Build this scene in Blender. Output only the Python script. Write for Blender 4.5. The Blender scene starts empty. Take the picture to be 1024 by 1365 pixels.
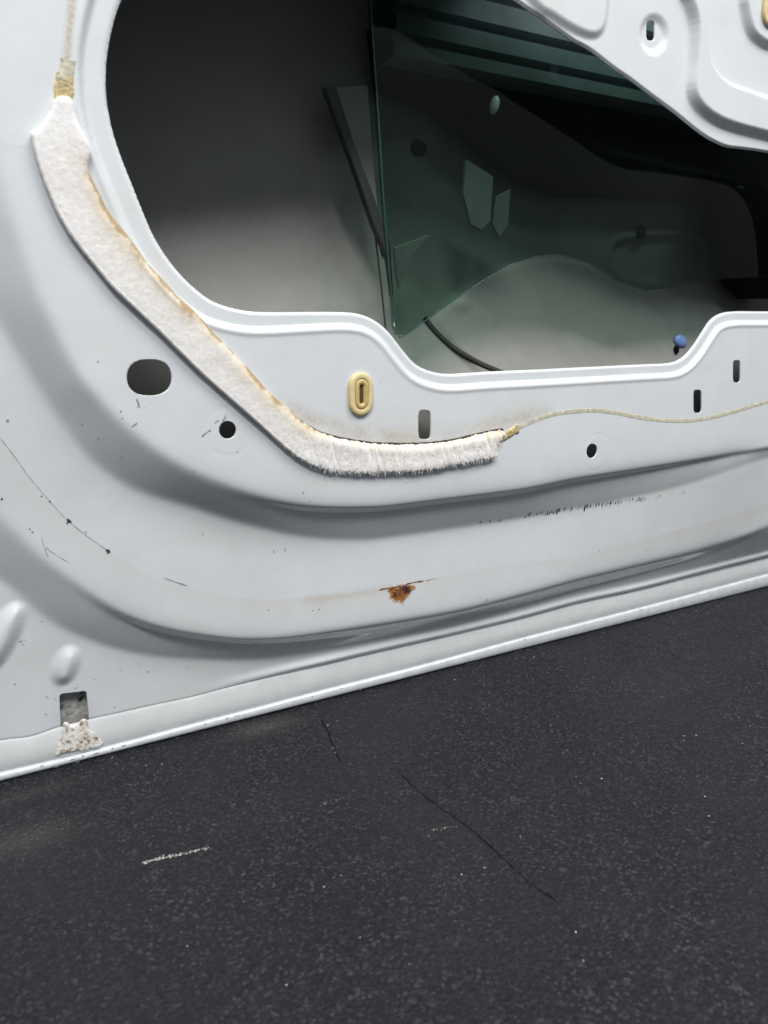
import bpy, math, random
import numpy as np
from mathutils import Matrix, Vector

scene = bpy.context.scene
COL = scene.collection
random.seed(5)
RNG = np.random.RandomState(11)

# ------------------------------------------------------------------ camera
cam_data = bpy.data.cameras.new('camera')
cam_data.sensor_fit = 'VERTICAL'
cam_data.sensor_height = 36.0
cam_data.lens = 36.0 * 1025 / 1365
cam_data.clip_start = 0.01
cam_data.clip_end = 50
cam_data.dof.use_dof = True
cam_data.dof.focus_distance = 0.52
cam_data.dof.aperture_fstop = 11
cam = bpy.data.objects.new('camera', cam_data)
COL.objects.link(cam)
M3 = Matrix([[0.871598, 0.115283, -0.476473], [-0.490222, 0.20497, -0.847154], [0.0, 0.971955, 0.235166]])
cam.matrix_world = Matrix.Translation((0, -0.411, 0.251)) @ M3.to_4x4()
scene.camera = cam

# ------------------------------------------------------------------ light
world = bpy.data.worlds.new('World')
scene.world = world
world.use_nodes = True
wn = world.node_tree
tcw = wn.nodes.new('ShaderNodeTexCoord')
sx_ = wn.nodes.new('ShaderNodeSeparateXYZ'); wn.links.new(tcw.outputs['Generated'], sx_.inputs[0])
mpw = wn.nodes.new('ShaderNodeMapping'); mpw.inputs['Scale'].default_value = (3.2, 3.2, 0.35)
wn.links.new(tcw.outputs['Generated'], mpw.inputs['Vector'])
nzw = wn.nodes.new('ShaderNodeTexNoise'); nzw.inputs['Scale'].default_value = 1.6; nzw.inputs['Detail'].default_value = 2.0
wn.links.new(mpw.outputs[0], nzw.inputs['Vector'])
wa = wn.nodes.new('ShaderNodeMath'); wa.operation = 'MULTIPLY_ADD'; wa.inputs[1].default_value = 0.55; wa.inputs[2].default_value = -0.275
wn.links.new(nzw.outputs['Fac'], wa.inputs[0])
wb = wn.nodes.new('ShaderNodeMath'); wb.operation = 'ADD'
wn.links.new(sx_.outputs['Z'], wb.inputs[0]); wn.links.new(wa.outputs[0], wb.inputs[1])
wc = wn.nodes.new('ShaderNodeMapRange'); wc.inputs[1].default_value = -1; wc.inputs[2].default_value = 1
wn.links.new(wb.outputs[0], wc.inputs[0])
wr = wn.nodes.new('ShaderNodeValToRGB')
for e_, (p_, v_) in zip([wr.color_ramp.elements[0], wr.color_ramp.elements[1]] + [wr.color_ramp.elements.new(0.5) for _ in range(3)],
                        [(0.0, 0.46), (0.36, 0.42), (0.50, 0.32), (0.66, 0.82), (1.0, 0.95)]):
    e_.position = p_; e_.color = (v_ * 0.86, v_ * 0.93, v_, 1)
wn.links.new(wc.outputs[0], wr.inputs[0])
wn.links.new(wr.outputs[0], wn.nodes['Background'].inputs['Color'])
wn.nodes['Background'].inputs['Strength'].default_value = 0.50


def area(name, loc, target, sx, sy, power, color=(1, 0.99, 0.98)):
    d = bpy.data.lights.new(name, 'AREA')
    d.shape = 'RECTANGLE'
    d.size, d.size_y = sx, sy
    d.energy = power
    d.color = color
    o = bpy.data.objects.new(name, d)
    COL.objects.link(o)
    o.location = loc
    dv = Vector(target) - Vector(loc)
    o.rotation_euler = dv.to_track_quat('-Z', 'Y').to_euler()
    return o


area('ceiling_lamp', (0.75, -0.85, 2.0), (0.4, 0, 0.2), 1.2, 0.2, 18)
area('ceiling_lamp', (1.2, -1.2, 2.0), (0.4, 0, 0.2), 1.2, 0.2, 26)
area('ceiling_lamp', (-0.45, -1.3, 2.0), (0.3, 0, 0.2), 1.2, 0.2, 44)

scene.view_settings.view_transform = 'Standard'
scene.view_settings.look = 'None'
scene.view_settings.exposure = 0.0
scene.view_settings.gamma = 1.0

# ------------------------------------------------------------------ helpers


def vnoise(x, y, seed=0):
    """smooth value noise in -1..1 for arrays"""
    tab = np.random.RandomState(seed).uniform(-1, 1, (256, 256))
    xi = np.floor(x).astype(int); yi = np.floor(y).astype(int)
    fx = x - xi; fy = y - yi
    fx = fx * fx * (3 - 2 * fx); fy = fy * fy * (3 - 2 * fy)
    a = tab[xi % 256, yi % 256]; b = tab[(xi + 1) % 256, yi % 256]
    c = tab[xi % 256, (yi + 1) % 256]; d = tab[(xi + 1) % 256, (yi + 1) % 256]
    return (a * (1 - fx) + b * fx) * (1 - fy) + (c * (1 - fx) + d * fx) * fy


def fbm(x, y, seed=0, octv=4):
    r = 0; amp = 1; tot = 0
    for o in range(octv):
        r = r + amp * vnoise(x * 2 ** o + 13.7 * o, y * 2 ** o + 5.1 * o, seed + o)
        tot += amp; amp *= 0.5
    return r / tot


def sstep(a, b, x):
    t = np.clip((x - a) / (b - a), 0, 1)
    return t * t * (3 - 2 * t)


def smooth_curve(pts, n=6, closed=False):
    """Catmull-Rom through the traced points"""
    P = np.array(pts, float)
    k = len(P); out = []
    rng = range(k) if closed else range(k - 1)
    for i in rng:
        if closed:
            p0, p1, p2, p3 = P[(i - 1) % k], P[i], P[(i + 1) % k], P[(i + 2) % k]
        else:
            p0, p1, p2, p3 = P[max(i - 1, 0)], P[i], P[i + 1], P[min(i + 2, k - 1)]
        for j in range(n):
            t = j / n
            out.append(0.5 * (2 * p1 + (p2 - p0) * t + (2 * p0 - 5 * p1 + 4 * p2 - p3) * t * t + (3 * p1 - p0 - 3 * p2 + p3) * t ** 3))
    if not closed:
        out.append(P[-1])
    return np.array(out)


def dist_poly(U, V, P, closed=False, dep=False):
    """distance in mm to a polyline; optionally depth of the nearest point"""
    D = np.full(U.shape, 1e18); Z = np.zeros(U.shape) if dep else None
    k = len(P)
    for i in range(k if closed else k - 1):
        a = P[i]; b = P[(i + 1) % k]
        ex, ey = b[0] - a[0], b[1] - a[1]
        L = ex * ex + ey * ey + 1e-12
        t = np.clip(((U - a[0]) * ex + (V - a[1]) * ey) / L, 0, 1)
        d = (U - a[0] - t * ex) ** 2 + (V - a[1] - t * ey) ** 2
        m = d < D
        D[m] = d[m]
        if dep:
            Z[m] = (a[2] + t * (b[2] - a[2]))[m]
    D = np.sqrt(D)
    return (D, Z) if dep else D


def inside(U, V, P):
    r = np.zeros(U.shape, bool)
    k = len(P)
    for i in range(k):
        x0, y0 = P[i][0], P[i][1]; x1, y1 = P[(i + 1) % k][0], P[(i + 1) % k][1]
        if y0 == y1:
            continue
        c = (y0 > V) != (y1 > V)
        r ^= c & (U < (x1 - x0) * (V - y0) / (y1 - y0) + x0)
    return r


def sdf(U, V, P):
    """signed distance, positive outside"""
    d = dist_poly(U, V, P, True)
    return np.where(inside(U, V, P), -d, d)


def local_sdf(F, us, vs, P, pad=12):
    """min() a small outline's sdf into F, only near it"""
    P = np.array(P)[:, :2]
    i0, i1 = np.searchsorted(us, [P[:, 0].min() - pad, P[:, 0].max() + pad])
    j0, j1 = np.searchsorted(vs, [P[:, 1].min() - pad, P[:, 1].max() + pad])
    U, V = np.meshgrid(us[i0:i1], vs[j0:j1], indexing='ij')
    s = sdf(U, V, P)
    F[i0:i1, j0:j1] = np.minimum(F[i0:i1, j0:j1], s)
    return (slice(i0, i1), slice(j0, j1)), s


def blur(Hh, su_, sv_):
    for ax, sig in ((0, su_), (1, sv_)):
        n = int(math.ceil(sig * 2.6))
        w = np.exp(-0.5 * (np.arange(-n, n + 1) / sig) ** 2); w /= w.sum()
        pad = [(0, 0), (0, 0)]; pad[ax] = (n, n)
        Q = np.pad(Hh, pad, mode='edge')
        R = np.zeros_like(Hh)
        for k in range(2 * n + 1):
            sl = [slice(None), slice(None)]; sl[ax] = slice(k, k + Hh.shape[ax])
            R += w[k] * Q[tuple(sl)]
        Hh = R
    return Hh


def link_mesh(name, verts, faces, mat, parent=None, smooth=True):
    me = bpy.data.meshes.new(name)
    me.from_pydata(verts, [], faces)
    if smooth:
        me.polygons.foreach_set('use_smooth', [True] * len(me.polygons))
    me.update()
    o = bpy.data.objects.new(name, me)
    if mat:
        me.materials.append(mat)
    COL.objects.link(o)
    if parent:
        o.parent = parent
    return o


def clipped_sheet(name, us, vs, F, to_world, rim, mat, parent, attrs=None, smooth=True):
    """grid sheet kept where F>0, cut exactly along F=0; to_world(u,v)->(x,y,z) arrays;
    rim(u,v)->(x,y,z) gives the second vertex of the thickness wall"""
    nu, nv = len(us), len(vs)
    K = F > 0
    idx = np.full((nu, nv), -1, int)
    idx[K] = np.arange(K.sum())
    U, V = np.meshgrid(us, vs, indexing='ij')
    PU = list(U[K]); PV = list(V[K])
    full = K[:-1, :-1] & K[1:, :-1] & K[1:, 1:] & K[:-1, 1:]
    anyk = K[:-1, :-1] | K[1:, :-1] | K[1:, 1:] | K[:-1, 1:]
    a, b = np.nonzero(full)
    quads = np.stack([idx[a, b], idx[a + 1, b], idx[a + 1, b + 1], idx[a, b + 1]], 1)
    part = np.argwhere(anyk & ~full)
    cross = {}
    polys = []; walls = []

    def cut(p, q):
        k = (p, q) if p < q else (q, p)
        if k not in cross:
            fa, fb = F[k[0]], F[k[1]]
            t = min(max(fa / (fa - fb), 0.02), 0.98)
            cross[k] = len(PU)
            PU.append(us[k[0][0]] * (1 - t) + us[k[1][0]] * t)
            PV.append(vs[k[0][1]] * (1 - t) + vs[k[1][1]] * t)
        return cross[k]
    for (i, j) in part:
        cs = [(i, j), (i + 1, j), (i + 1, j + 1), (i, j + 1)]
        poly = []; cr = []
        for k in range(4):
            p, q = cs[k], cs[(k + 1) % 4]
            if K[p]:
                poly.append(int(idx[p]))
            if K[p] != K[q]:
                w = cut(p, q); poly.append(w); cr.append((w, K[p]))
        if len(poly) > 2:
            polys.append(poly)
        if len(cr) == 2:
            (w0, k0), (w1, k1) = cr
            walls.append((w0, w1) if k0 else (w1, w0))
    PU = np.array(PU); PV = np.array(PV)
    X, Y, Z = to_world(PU, PV)
    co = np.stack([X, Y, Z], 1)
    nbase = len(co)
    if rim is not None and walls:
        wi = sorted({k for w in walls for k in w})
        mp = {k: nbase + n for n, k in enumerate(wi)}
        rx, ry, rz = rim(PU[wi], PV[wi])
        co = np.concatenate([co, np.stack([rx, ry, rz], 1)])
        # wall quads, wound to face into the hole
        polys += [[w0, mp[w0], mp[w1], w1] for (w0, w1) in walls]
    lens = np.concatenate([np.full(len(quads), 4), np.array([len(p) for p in polys], int)])
    flat = np.concatenate([quads.ravel(), np.array([k for p in polys for k in p], int)])
    me = bpy.data.meshes.new(name)
    me.vertices.add(len(co)); me.vertices.foreach_set('co', co.ravel())
    me.loops.add(len(flat)); me.loops.foreach_set('vertex_index', flat.astype(np.int32))
    me.polygons.add(len(lens))
    me.polygons.foreach_set('loop_start', np.concatenate([[0], np.cumsum(lens)[:-1]]).astype(np.int32))
    me.polygons.foreach_set('use_smooth', np.full(len(lens), smooth))
    me.update(calc_edges=True)
    me.validate()
    for an, fn in (attrs or {}).items():
        val = np.zeros(len(co)); val[:nbase] = fn(PU, PV)
        at = me.attributes.new(an, 'FLOAT', 'POINT')
        at.data.foreach_set('value', val.astype(np.float32))
    me.materials.append(mat)
    o = bpy.data.objects.new(name, me)
    COL.objects.link(o)
    o.parent = parent
    return o


# ------------------------------------------------------------------ materials
def new_mat(name):
    m = bpy.data.materials.new(name); m.use_nodes = True
    nt = m.node_tree
    return m, nt, nt.nodes['Principled BSDF']


def nd(nt, typ, **kw):
    n = nt.nodes.new(typ)
    for k, v in kw.items():
        if k.startswith('i_'):
            key = k[2:]
            n.inputs[int(key) if key.isdigit() else key].default_value = v
        else:
            setattr(n, k, v)
    return n


def noise(nt, scale, detail=4, rough=0.6, vec=None):
    n = nd(nt, 'ShaderNodeTexNoise', i_Scale=scale, i_Detail=detail, i_Roughness=rough)
    if vec is None:
        t = nd(nt, 'ShaderNodeTexCoord'); vec = t.outputs['Object']
    nt.links.new(vec, n.inputs['Vector'])
    return n.outputs['Fac']


def ramp(nt, fac, stops):
    r = nd(nt, 'ShaderNodeValToRGB')
    el = r.color_ramp.elements
    while len(el) < len(stops):
        el.new(0.5)
    for e, (p, c) in zip(el, stops):
        e.position = p
        e.color = c if len(c) == 4 else (*c, 1)
    nt.links.new(fac, r.inputs[0])
    return r.outputs['Color']


def mth(nt, op, a, b=None, clamp=False):
    n = nd(nt, 'ShaderNodeMath', operation=op, use_clamp=clamp)
    for i, x in enumerate((a, b)):
        if x is None:
            continue
        if isinstance(x, (int, float)):
            n.inputs[i].default_value = x
        else:
            nt.links.new(x, n.inputs[i])
    return n.outputs[0]


def mixc(nt, fac, a, b):
    n = nd(nt, 'ShaderNodeMix', data_type='RGBA')
    for i, x in ((0, fac), (6, a), (7, b)):
        if isinstance(x, (int, float)):
            n.inputs[i].default_value = x
        elif isinstance(x, tuple):
            n.inputs[i].default_value = (*x, 1) if len(x) == 3 else x
        else:
            nt.links.new(x, n.inputs[i])
    return n.outputs[2]


def bump(nt, bsdf, h, strength, dist):
    b = nd(nt, 'ShaderNodeBump', i_Strength=strength, i_Distance=dist)
    nt.links.new(h, b.inputs['Height'])
    nt.links.new(b.outputs[0], bsdf.inputs['Normal'])
    return b


def attr(nt, name):
    return nd(nt, 'ShaderNodeAttribute', attribute_name=name).outputs['Fac']


def simple(name, col, rough=0.5, nscale=None, namp=0.15, bscale=None, bstr=0.2, bdist=0.0005, metallic=0, coat=0, spec=0.5):
    m, nt, b = new_mat(name)
    b.inputs['Roughness'].default_value = rough
    b.inputs['Metallic'].default_value = metallic
    b.inputs['Coat Weight'].default_value = coat
    b.inputs['Coat Roughness'].default_value = 0.05
    b.inputs['Specular IOR Level'].default_value = spec
    b.inputs['Base Color'].default_value = (*col, 1)
    if nscale:
        f = noise(nt, nscale, 6, 0.7)
        lo = tuple(max(0, c * (1 - namp)) for c in col); hi = tuple(c * (1 + namp) for c in col)
        nt.links.new(ramp(nt, f, [(0.3, lo), (0.7, hi)]), b.inputs['Base Color'])
    if bscale:
        bump(nt, b, noise(nt, bscale, 3), bstr, bdist)
    return m


def paint_material():
    m, nt, b = new_mat('white_paint')
    base = ramp(nt, mth(nt, 'ADD', mth(nt, 'MULTIPLY', noise(nt, 9, 3), 0.5), mth(nt, 'MULTIPLY', noise(nt, 38, 6, 0.7), 0.5)), [(0.36, (0.60, 0.625, 0.64)), (0.62, (0.65, 0.675, 0.694))])
    # settled dust, brown grime
    dirt = attr(nt, 'dirt'); grime = attr(nt, 'grime'); rust = attr(nt, 'rust'); satin = attr(nt, 'satin')
    dn = mth(nt, 'ADD', mth(nt, 'MULTIPLY', noise(nt, 140, 6, 0.7), 0.9), 0.45)
    c = mixc(nt, mth(nt, 'MULTIPLY', dirt, dn, True), base, (0.56, 0.54, 0.47))
    gn = mth(nt, 'MULTIPLY', grime, mth(nt, 'SUBTRACT', mth(nt, 'MULTIPLY', noise(nt, 500, 5, 0.75), 3.2), 0.9, True), True)
    c = mixc(nt, gn, c, (0.42, 0.34, 0.23))
    # tiny specks of dirt
    vor = nd(nt, 'ShaderNodeTexVoronoi', i_Scale=120.0, i_Randomness=1.0)
    tcv = nd(nt, 'ShaderNodeTexCoord'); nt.links.new(tcv.outputs['Object'], vor.inputs['Vector'])
    sp = mth(nt, 'LESS_THAN', vor.outputs['Distance'], mth(nt, 'MULTIPLY', mth(nt, 'SUBTRACT', noise(nt, 25, 2), 0.5, True), 0.45))
    c = mixc(nt, mth(nt, 'MULTIPLY', sp, 0.35), c, (0.25, 0.25, 0.25))
    rn = noise(nt, 170, 8, 0.8)
    rm = mth(nt, 'MULTIPLY', mth(nt, 'SUBTRACT', mth(nt, 'ADD', rust, mth(nt, 'MULTIPLY', rn, 1.1)), 0.92, True), 3.0, True)
    rc = ramp(nt, mth(nt, 'ADD', mth(nt, 'MULTIPLY', rust, -0.45), mth(nt, 'MULTIPLY', mth(nt, 'SUBTRACT', noise(nt, 260, 6, 0.75), 0.08), 1.9)),
              [(0.05, (0.015, 0.006, 0.003)), (0.3, (0.07, 0.02, 0.005)), (0.52, (0.30, 0.10, 0.012)), (0.85, (0.55, 0.33, 0.10))])
    c = mixc(nt, rm, c, rc)
    nt.links.new(c, b.inputs['Base Color'])
    rough = mth(nt, 'ADD', mth(nt, 'ADD', 0.16, mth(nt, 'MULTIPLY', noise(nt, 30, 6, 0.75), 0.2)), mth(nt, 'ADD', mth(nt, 'MULTIPLY', dirt, 0.25), mth(nt, 'ADD', mth(nt, 'MULTIPLY', rm, 0.5), mth(nt, 'MULTIPLY', satin, 0.12))))
    nt.links.new(rough, b.inputs['Roughness'])
    b.inputs['Coat Weight'].default_value = 0.7
    b.inputs['Coat Roughness'].default_value = 0.04
    h = mth(nt, 'ADD', mth(nt, 'MULTIPLY', noise(nt, 260, 2), 0.10), mth(nt, 'ADD', mth(nt, 'MULTIPLY', mth(nt, 'MULTIPLY', noise(nt, 1500, 2), satin), 0.30), mth(nt, 'MULTIPLY', rm, mth(nt, 'MULTIPLY', rn, 0.8))))
    bump(nt, b, h, 0.5, 0.0006)
    return m


def foam_material():
    m, nt, b = new_mat('white_foam')
    st = attr(nt, 'stain')
    base = ramp(nt, noise(nt, 420, 5, 0.75), [(0.32, (0.68, 0.655, 0.635)), (0.6, (0.80, 0.79, 0.775))])
    sn = mth(nt, 'MULTIPLY', st, mth(nt, 'MULTIPLY', noise(nt, 240, 5, 0.7), 1.5), True)
    c = mixc(nt, sn, base, (0.56, 0.43, 0.23))
    dk = mth(nt, 'MULTIPLY', mth(nt, 'SUBTRACT', mth(nt, 'MULTIPLY', st, 1.0), mth(nt, 'ADD', 0.35, noise(nt, 330, 5, 0.7)), True), 5.0, True)
    c = mixc(nt, mth(nt, 'MULTIPLY', dk, 0.55), c, (0.24, 0.15, 0.07))
    nt.links.new(c, b.inputs['Base Color'])
    b.inputs['Roughness'].default_value = 0.85
    b.inputs['Specular IOR Level'].default_value = 0.25
    b.inputs['Subsurface Weight'].default_value = 0.15
    b.inputs['Subsurface Radius'].default_value = (0.002, 0.002, 0.002)
    b.inputs['Subsurface Scale'].default_value = 1.0
    bump(nt, b, noise(nt, 1300, 4, 0.7), 0.45, 0.0005)
    return m


def mat_material():
    m, nt, b = new_mat('black_rubber')
    tc = nd(nt, 'ShaderNodeTexCoord')
    mp = nd(nt, 'ShaderNodeMapping'); mp.inputs['Scale'].default_value = (1, 1, 1)
    nt.links.new(tc.outputs['Object'], mp.inputs['Vector'])
    v = mp.outputs[0]
    big = noise(nt, 7, 4, 0.6, v)
    med = noise(nt, 400, 4, 0.68, v)
    fine = noise(nt, 520, 4, 0.7, v)
    c = ramp(nt, med, [(0.36, (0.0012, 0.0013, 0.0023)), (0.46, (0.0046, 0.0051, 0.008)), (0.55, (0.0080, 0.0085, 0.0125)), (0.68, (0.030, 0.030, 0.035))])
    gv = nd(nt, 'ShaderNodeTexVoronoi', i_Scale=880.0, i_Randomness=1.0)
    wv = nd(nt, 'ShaderNodeVectorMath', operation='ADD'); nzv = nd(nt, 'ShaderNodeTexNoise', i_Scale=700.0)
    sv = nd(nt, 'ShaderNodeVectorMath', operation='SCALE'); sv.inputs['Scale'].default_value = 0.002
    nt.links.new(v, nzv.inputs['Vector']); nt.links.new(nzv.outputs['Color'], sv.inputs[0])
    nt.links.new(v, wv.inputs[0]); nt.links.new(sv.outputs[0], wv.inputs[1]); nt.links.new(wv.outputs[0], gv.inputs['Vector'])
    sp3 = nd(nt, 'ShaderNodeSeparateXYZ'); nt.links.new(gv.outputs['Color'], sp3.inputs[0])
    gcol = ramp(nt, sp3.outputs[0], [(0.0, (0.0008, 0.0008, 0.0012)), (0.3, (0.003, 0.0033, 0.0055)), (0.65, (0.0075, 0.008, 0.012)), (0.86, (0.021, 0.021, 0.026)), (1.0, (0.07, 0.07, 0.075))])
    c = mixc(nt, mth(nt, 'ADD', 0.25, mth(nt, 'MULTIPLY', mth(nt, 'SUBTRACT', noise(nt, 22, 3, 0.6, v), 0.3, True), 2.0), True), c, gcol)
    c = mixc(nt, mth(nt, 'MULTIPLY', mth(nt, 'SUBTRACT', big, 0.42, True), 1.6, True), c, (0.017, 0.017, 0.020))
    dust = attr(nt, 'dust')
    dm = mth(nt, 'MULTIPLY', dust, mth(nt, 'SUBTRACT', mth(nt, 'MULTIPLY', noise(nt, 600, 5, 0.8, v), 2.6), 0.85, True), True)
    c = mixc(nt, mth(nt, 'MULTIPLY', dm, 0.7), c, (0.12, 0.112, 0.10))
    # embedded pale crumbs
    vor = nd(nt, 'ShaderNodeTexVoronoi', i_Scale=170.0)
    nt.links.new(v, vor.inputs['Vector'])
    sp = mth(nt, 'LESS_THAN', vor.outputs['Distance'], mth(nt, 'MULTIPLY', mth(nt, 'SUBTRACT', noise(nt, 60, 3, 0.6, v), 0.60, True), 1.6))
    c = mixc(nt, mth(nt, 'MULTIPLY', sp, 0.6), c, (0.10, 0.10, 0.10))
    nt.links.new(c, b.inputs['Base Color'])
    rr = mth(nt, 'SUBTRACT', mth(nt, 'ADD', 0.56, mth(nt, 'MULTIPLY', fine, 0.35)), mth(nt, 'MULTIPLY', big, 0.36))
    nt.links.new(rr, b.inputs['Roughness'])
    b.inputs['Specular IOR Level'].default_value = 0.32
    h = mth(nt, 'ADD', mth(nt, 'MULTIPLY', med, 0.8), mth(nt, 'ADD', mth(nt, 'MULTIPLY', fine, 0.45), mth(nt, 'MULTIPLY', sp3.outputs[1], 0.35)))
    bump(nt, b, h, 0.85, 0.0018)
    return m


def glass_material():
    m = bpy.data.materials.new('tinted_glass'); m.use_nodes = True
    nt = m.node_tree; nt.nodes.clear()
    out = nd(nt, 'ShaderNodeOutputMaterial')
    tr = nd(nt, 'ShaderNodeBsdfTransparent'); tr.inputs[0].default_value = (0.62, 0.715, 0.675, 1)
    gl = nd(nt, 'ShaderNodeBsdfGlossy'); gl.inputs['Roughness'].default_value = 0.02
    fr = nd(nt, 'ShaderNodeFresnel', i_IOR=1.35)
    mx = nd(nt, 'ShaderNodeMixShader')
    geo = nd(nt, 'ShaderNodeNewGeometry')
    front = mth(nt, 'SUBTRACT', 1.0, geo.outputs['Backfacing'])
    nt.links.new(mth(nt, 'MULTIPLY', fr.outputs[0], front), mx.inputs[0])
    nt.links.new(tr.outputs[0], mx.inputs[1]); nt.links.new(gl.outputs[0], mx.inputs[2])
    nt.links.new(mx.outputs[0], out.inputs[0])
    return m


M_paint = paint_material()
M_foam = foam_material()
M_mat = mat_material()
M_glass = glass_material()
M_glass_edge = simple('glass_edge', (0.015, 0.06, 0.045), 0.15)
M_skin = simple('grey_primer', (0.25, 0.25, 0.232), 0.55, 14, 0.12, 900, 0.25, 0.0004)
M_sealer = simple('seam_sealer', (0.62, 0.64, 0.64), 0.3, 60, 0.05, 150, 0.2, 0.0006, coat=1.0)
M_hem = simple('hem_paint', (0.56, 0.58, 0.595), 0.28, 130, 0.13, 300, 0.2, 0.0005, coat=0.4)
M_grommet = simple('yellow_nylon', (0.66, 0.54, 0.29), 0.42, 200, 0.12, 900, 0.2, 0.0003)
M_grommet_in = simple('amber_nylon', (0.52, 0.39, 0.16), 0.4, 200, 0.2)
M_slot = simple('grommet_slot_dark', (0.08, 0.045, 0.012), 0.6)
M_backing_gap = simple('dark_backing_and_gap', (0.045, 0.035, 0.025), 0.7, 300, 0.4)
M_glue = simple('dried_adhesive', (0.52, 0.49, 0.39), 0.45, 300, 0.32, 700, 0.25, 0.0004)
M_amber = simple('amber_adhesive', (0.48, 0.38, 0.19), 0.35, 300, 0.4, 700, 0.7, 0.0008)
M_crust = simple('crusty_sealant', (0.62, 0.56, 0.49), 0.5, 480, 0.55, 500, 0.5, 0.0008)
_n = M_crust.node_tree
_n.links.new(ramp(_n, noise(_n, 330, 6, 0.75), [(0.36, (0.16, 0.10, 0.05)), (0.45, (0.52, 0.45, 0.36)), (0.52, (0.74, 0.72, 0.68))]), _n.nodes['Principled BSDF'].inputs['Base Color'])
M_grimy = simple('grimy_primer', (0.2, 0.2, 0.19), 0.6, 300, 0.3)
_n = M_grimy.node_tree
_n.links.new(ramp(_n, noise(_n, 170, 6, 0.7), [(0.36, (0.012, 0.010, 0.008)), (0.46, (0.26, 0.255, 0.24)), (0.62, (0.44, 0.435, 0.42))]), _n.nodes['Principled BSDF'].inputs['Base Color'])
M_black = simple('black_plastic_and_shade', (0.002, 0.002, 0.0023), 0.65, 50, 0.2, spec=0.12)  # also colours the sheet put in for cavity shade
M_rail = simple('dark_channel', (0.05, 0.052, 0.055), 0.5, 60, 0.15)
M_hole_shade = simple('hole_shade_grey', (0.15, 0.15, 0.14), 0.5, 60, 0.1)
M_ribbed_sheet = simple('ribbed_sheet_grey', (0.19, 0.21, 0.235), 0.3, 30, 0.2)
M_mastic = simple('dark_mastic', (0.035, 0.033, 0.03), 0.7, 200, 0.2)
M_blue = simple('blue_nylon', (0.20, 0.33, 0.66), 0.35, 100, 0.1)
M_white_pl = simple('pale_nylon', (0.85, 0.85, 0.92), 0.3)
M_reflection = simple('reflection_grey', (0.20, 0.20, 0.19), 0.45, 60, 0.15)
M_mark = simple('scuff_black', (0.03, 0.032, 0.035), 0.7)
M_markgrey = simple('scuff_grey', (0.24, 0.245, 0.245), 0.7)
M_chip = simple('pale_chip', (0.62, 0.60, 0.55), 0.6, 900, 0.3)
M_fibre = simple('foam_fibre', (0.76, 0.73, 0.70), 0.7, 500, 0.15)

# ------------------------------------------------------------------ the door: an Empty at its base
door = bpy.data.objects.new('car_door', None)
COL.objects.link(door)
door.location = (0.35, 0.036, 0.0)
door['label'] = 'white stripped car door with torn foam strip and rust spot, standing on black rubber'
door['category'] = 'car door'
DOOR_OFF = np.array([0.35, 0.036, 0.0])


def P(o):
    """meshes below are made in world metres; hang them on the door"""
    o.parent = door
    o.matrix_parent_inverse = Matrix.Translation(-Vector(DOOR_OFF))
    return o


# traced contours on the door, in millimetres along the door, up, and away from the viewer
CA = smooth_curve([(31.4,468.3,0),(30.3,415.2,0),(29.8,375.6,0),(30.3,336.9,0),(33.7,305.8,0),(38.5,284.8,0),(43.8,263,0),(49.9,245.5,0),(57.5,227.3,0),(65.4,215.9,0),(80.6,197.8,0),(102.8,178.9,0),(129.1,163.5,0),(150.8,153.8,0),(174,146.7,0),(193.6,143,0),(214.1,140.6,0),(235.5,139.1,0),(281.3,138.9,0),(344.5,138.9,0),(391.8,141.8,0),(454.4,143.3,0),(522.1,145.2,0),(573,147.2,0),(611.5,148.8,0),(692.4,154.3,0),(958,168.6,0)], 4)
CA2 = smooth_curve([(7.5,467.8,12.5),(4.6,414.5,12.5),(3.6,369.1,12.5),(4.5,330.4,12.5),(10.7,292.8,12.5),(18,269.8,12.5),(27,249.1,12.5),(37.2,227.3,12.5),(47.8,206.1,13),(62,182.7,14),(83.2,164.1,15.2),(114.2,150.2,16.4),(142.5,137.6,17),(180.7,123.7,17),(222.8,115.5,17),(251.1,114.2,17),(293.4,113.9,17),(359.9,113.8,17),(432.6,116.2,15),(495.4,120.3,12),(545.1,126.6,9),(583.3,133.9,6),(620.5,138.8,5),(701.4,143.5,4),(971.1,157,4)], 4)
CB = smooth_curve([(-38.2,457.1,17),(-45.3,379.1,17),(-43.1,308.5,17),(-30,245.9,17),(-9.3,196.3,17),(15.8,155.9,17),(31.3,134.5,17),(48.2,115,17),(70.1,93.5,17),(94.3,78.3,17),(129.6,64.8,17),(153.5,58.8,17),(178.8,55,17),(222.3,51.9,17),(269.6,50.1,17),(321.4,49.4,17),(414.5,54.1,17),(482.2,55.8,17),(554.1,58.5,16),(600.6,64.2,14),(628.4,69.3,12),(641.5,72.1,11),(724.2,85.6,10),(994.1,124.3,9)], 4)
CB2 = smooth_curve([(-55.9,457.6,28),(-63.9,379.3,28),(-64.6,296.3,28),(-50.3,229.1,28),(-25.4,170,28),(-2.9,137.7,28.5),(19.2,112.5,29),(32.6,94.5,30),(47.1,80.9,31),(70.9,65.7,32.3),(96.7,54.9,33),(133.8,45.2,33),(164,40,33),(201.8,37.2,33),(254.6,37.3,33),(306.1,38.1,33),(365.9,39.3,32),(428.4,42.4,31),(496.2,45.6,29),(566.3,50.9,25),(609.6,57.9,20),(635.4,65.6,15),(651.4,69.7,13),(728.7,80.2,12),(1001.1,117.6,11)], 4)
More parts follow.
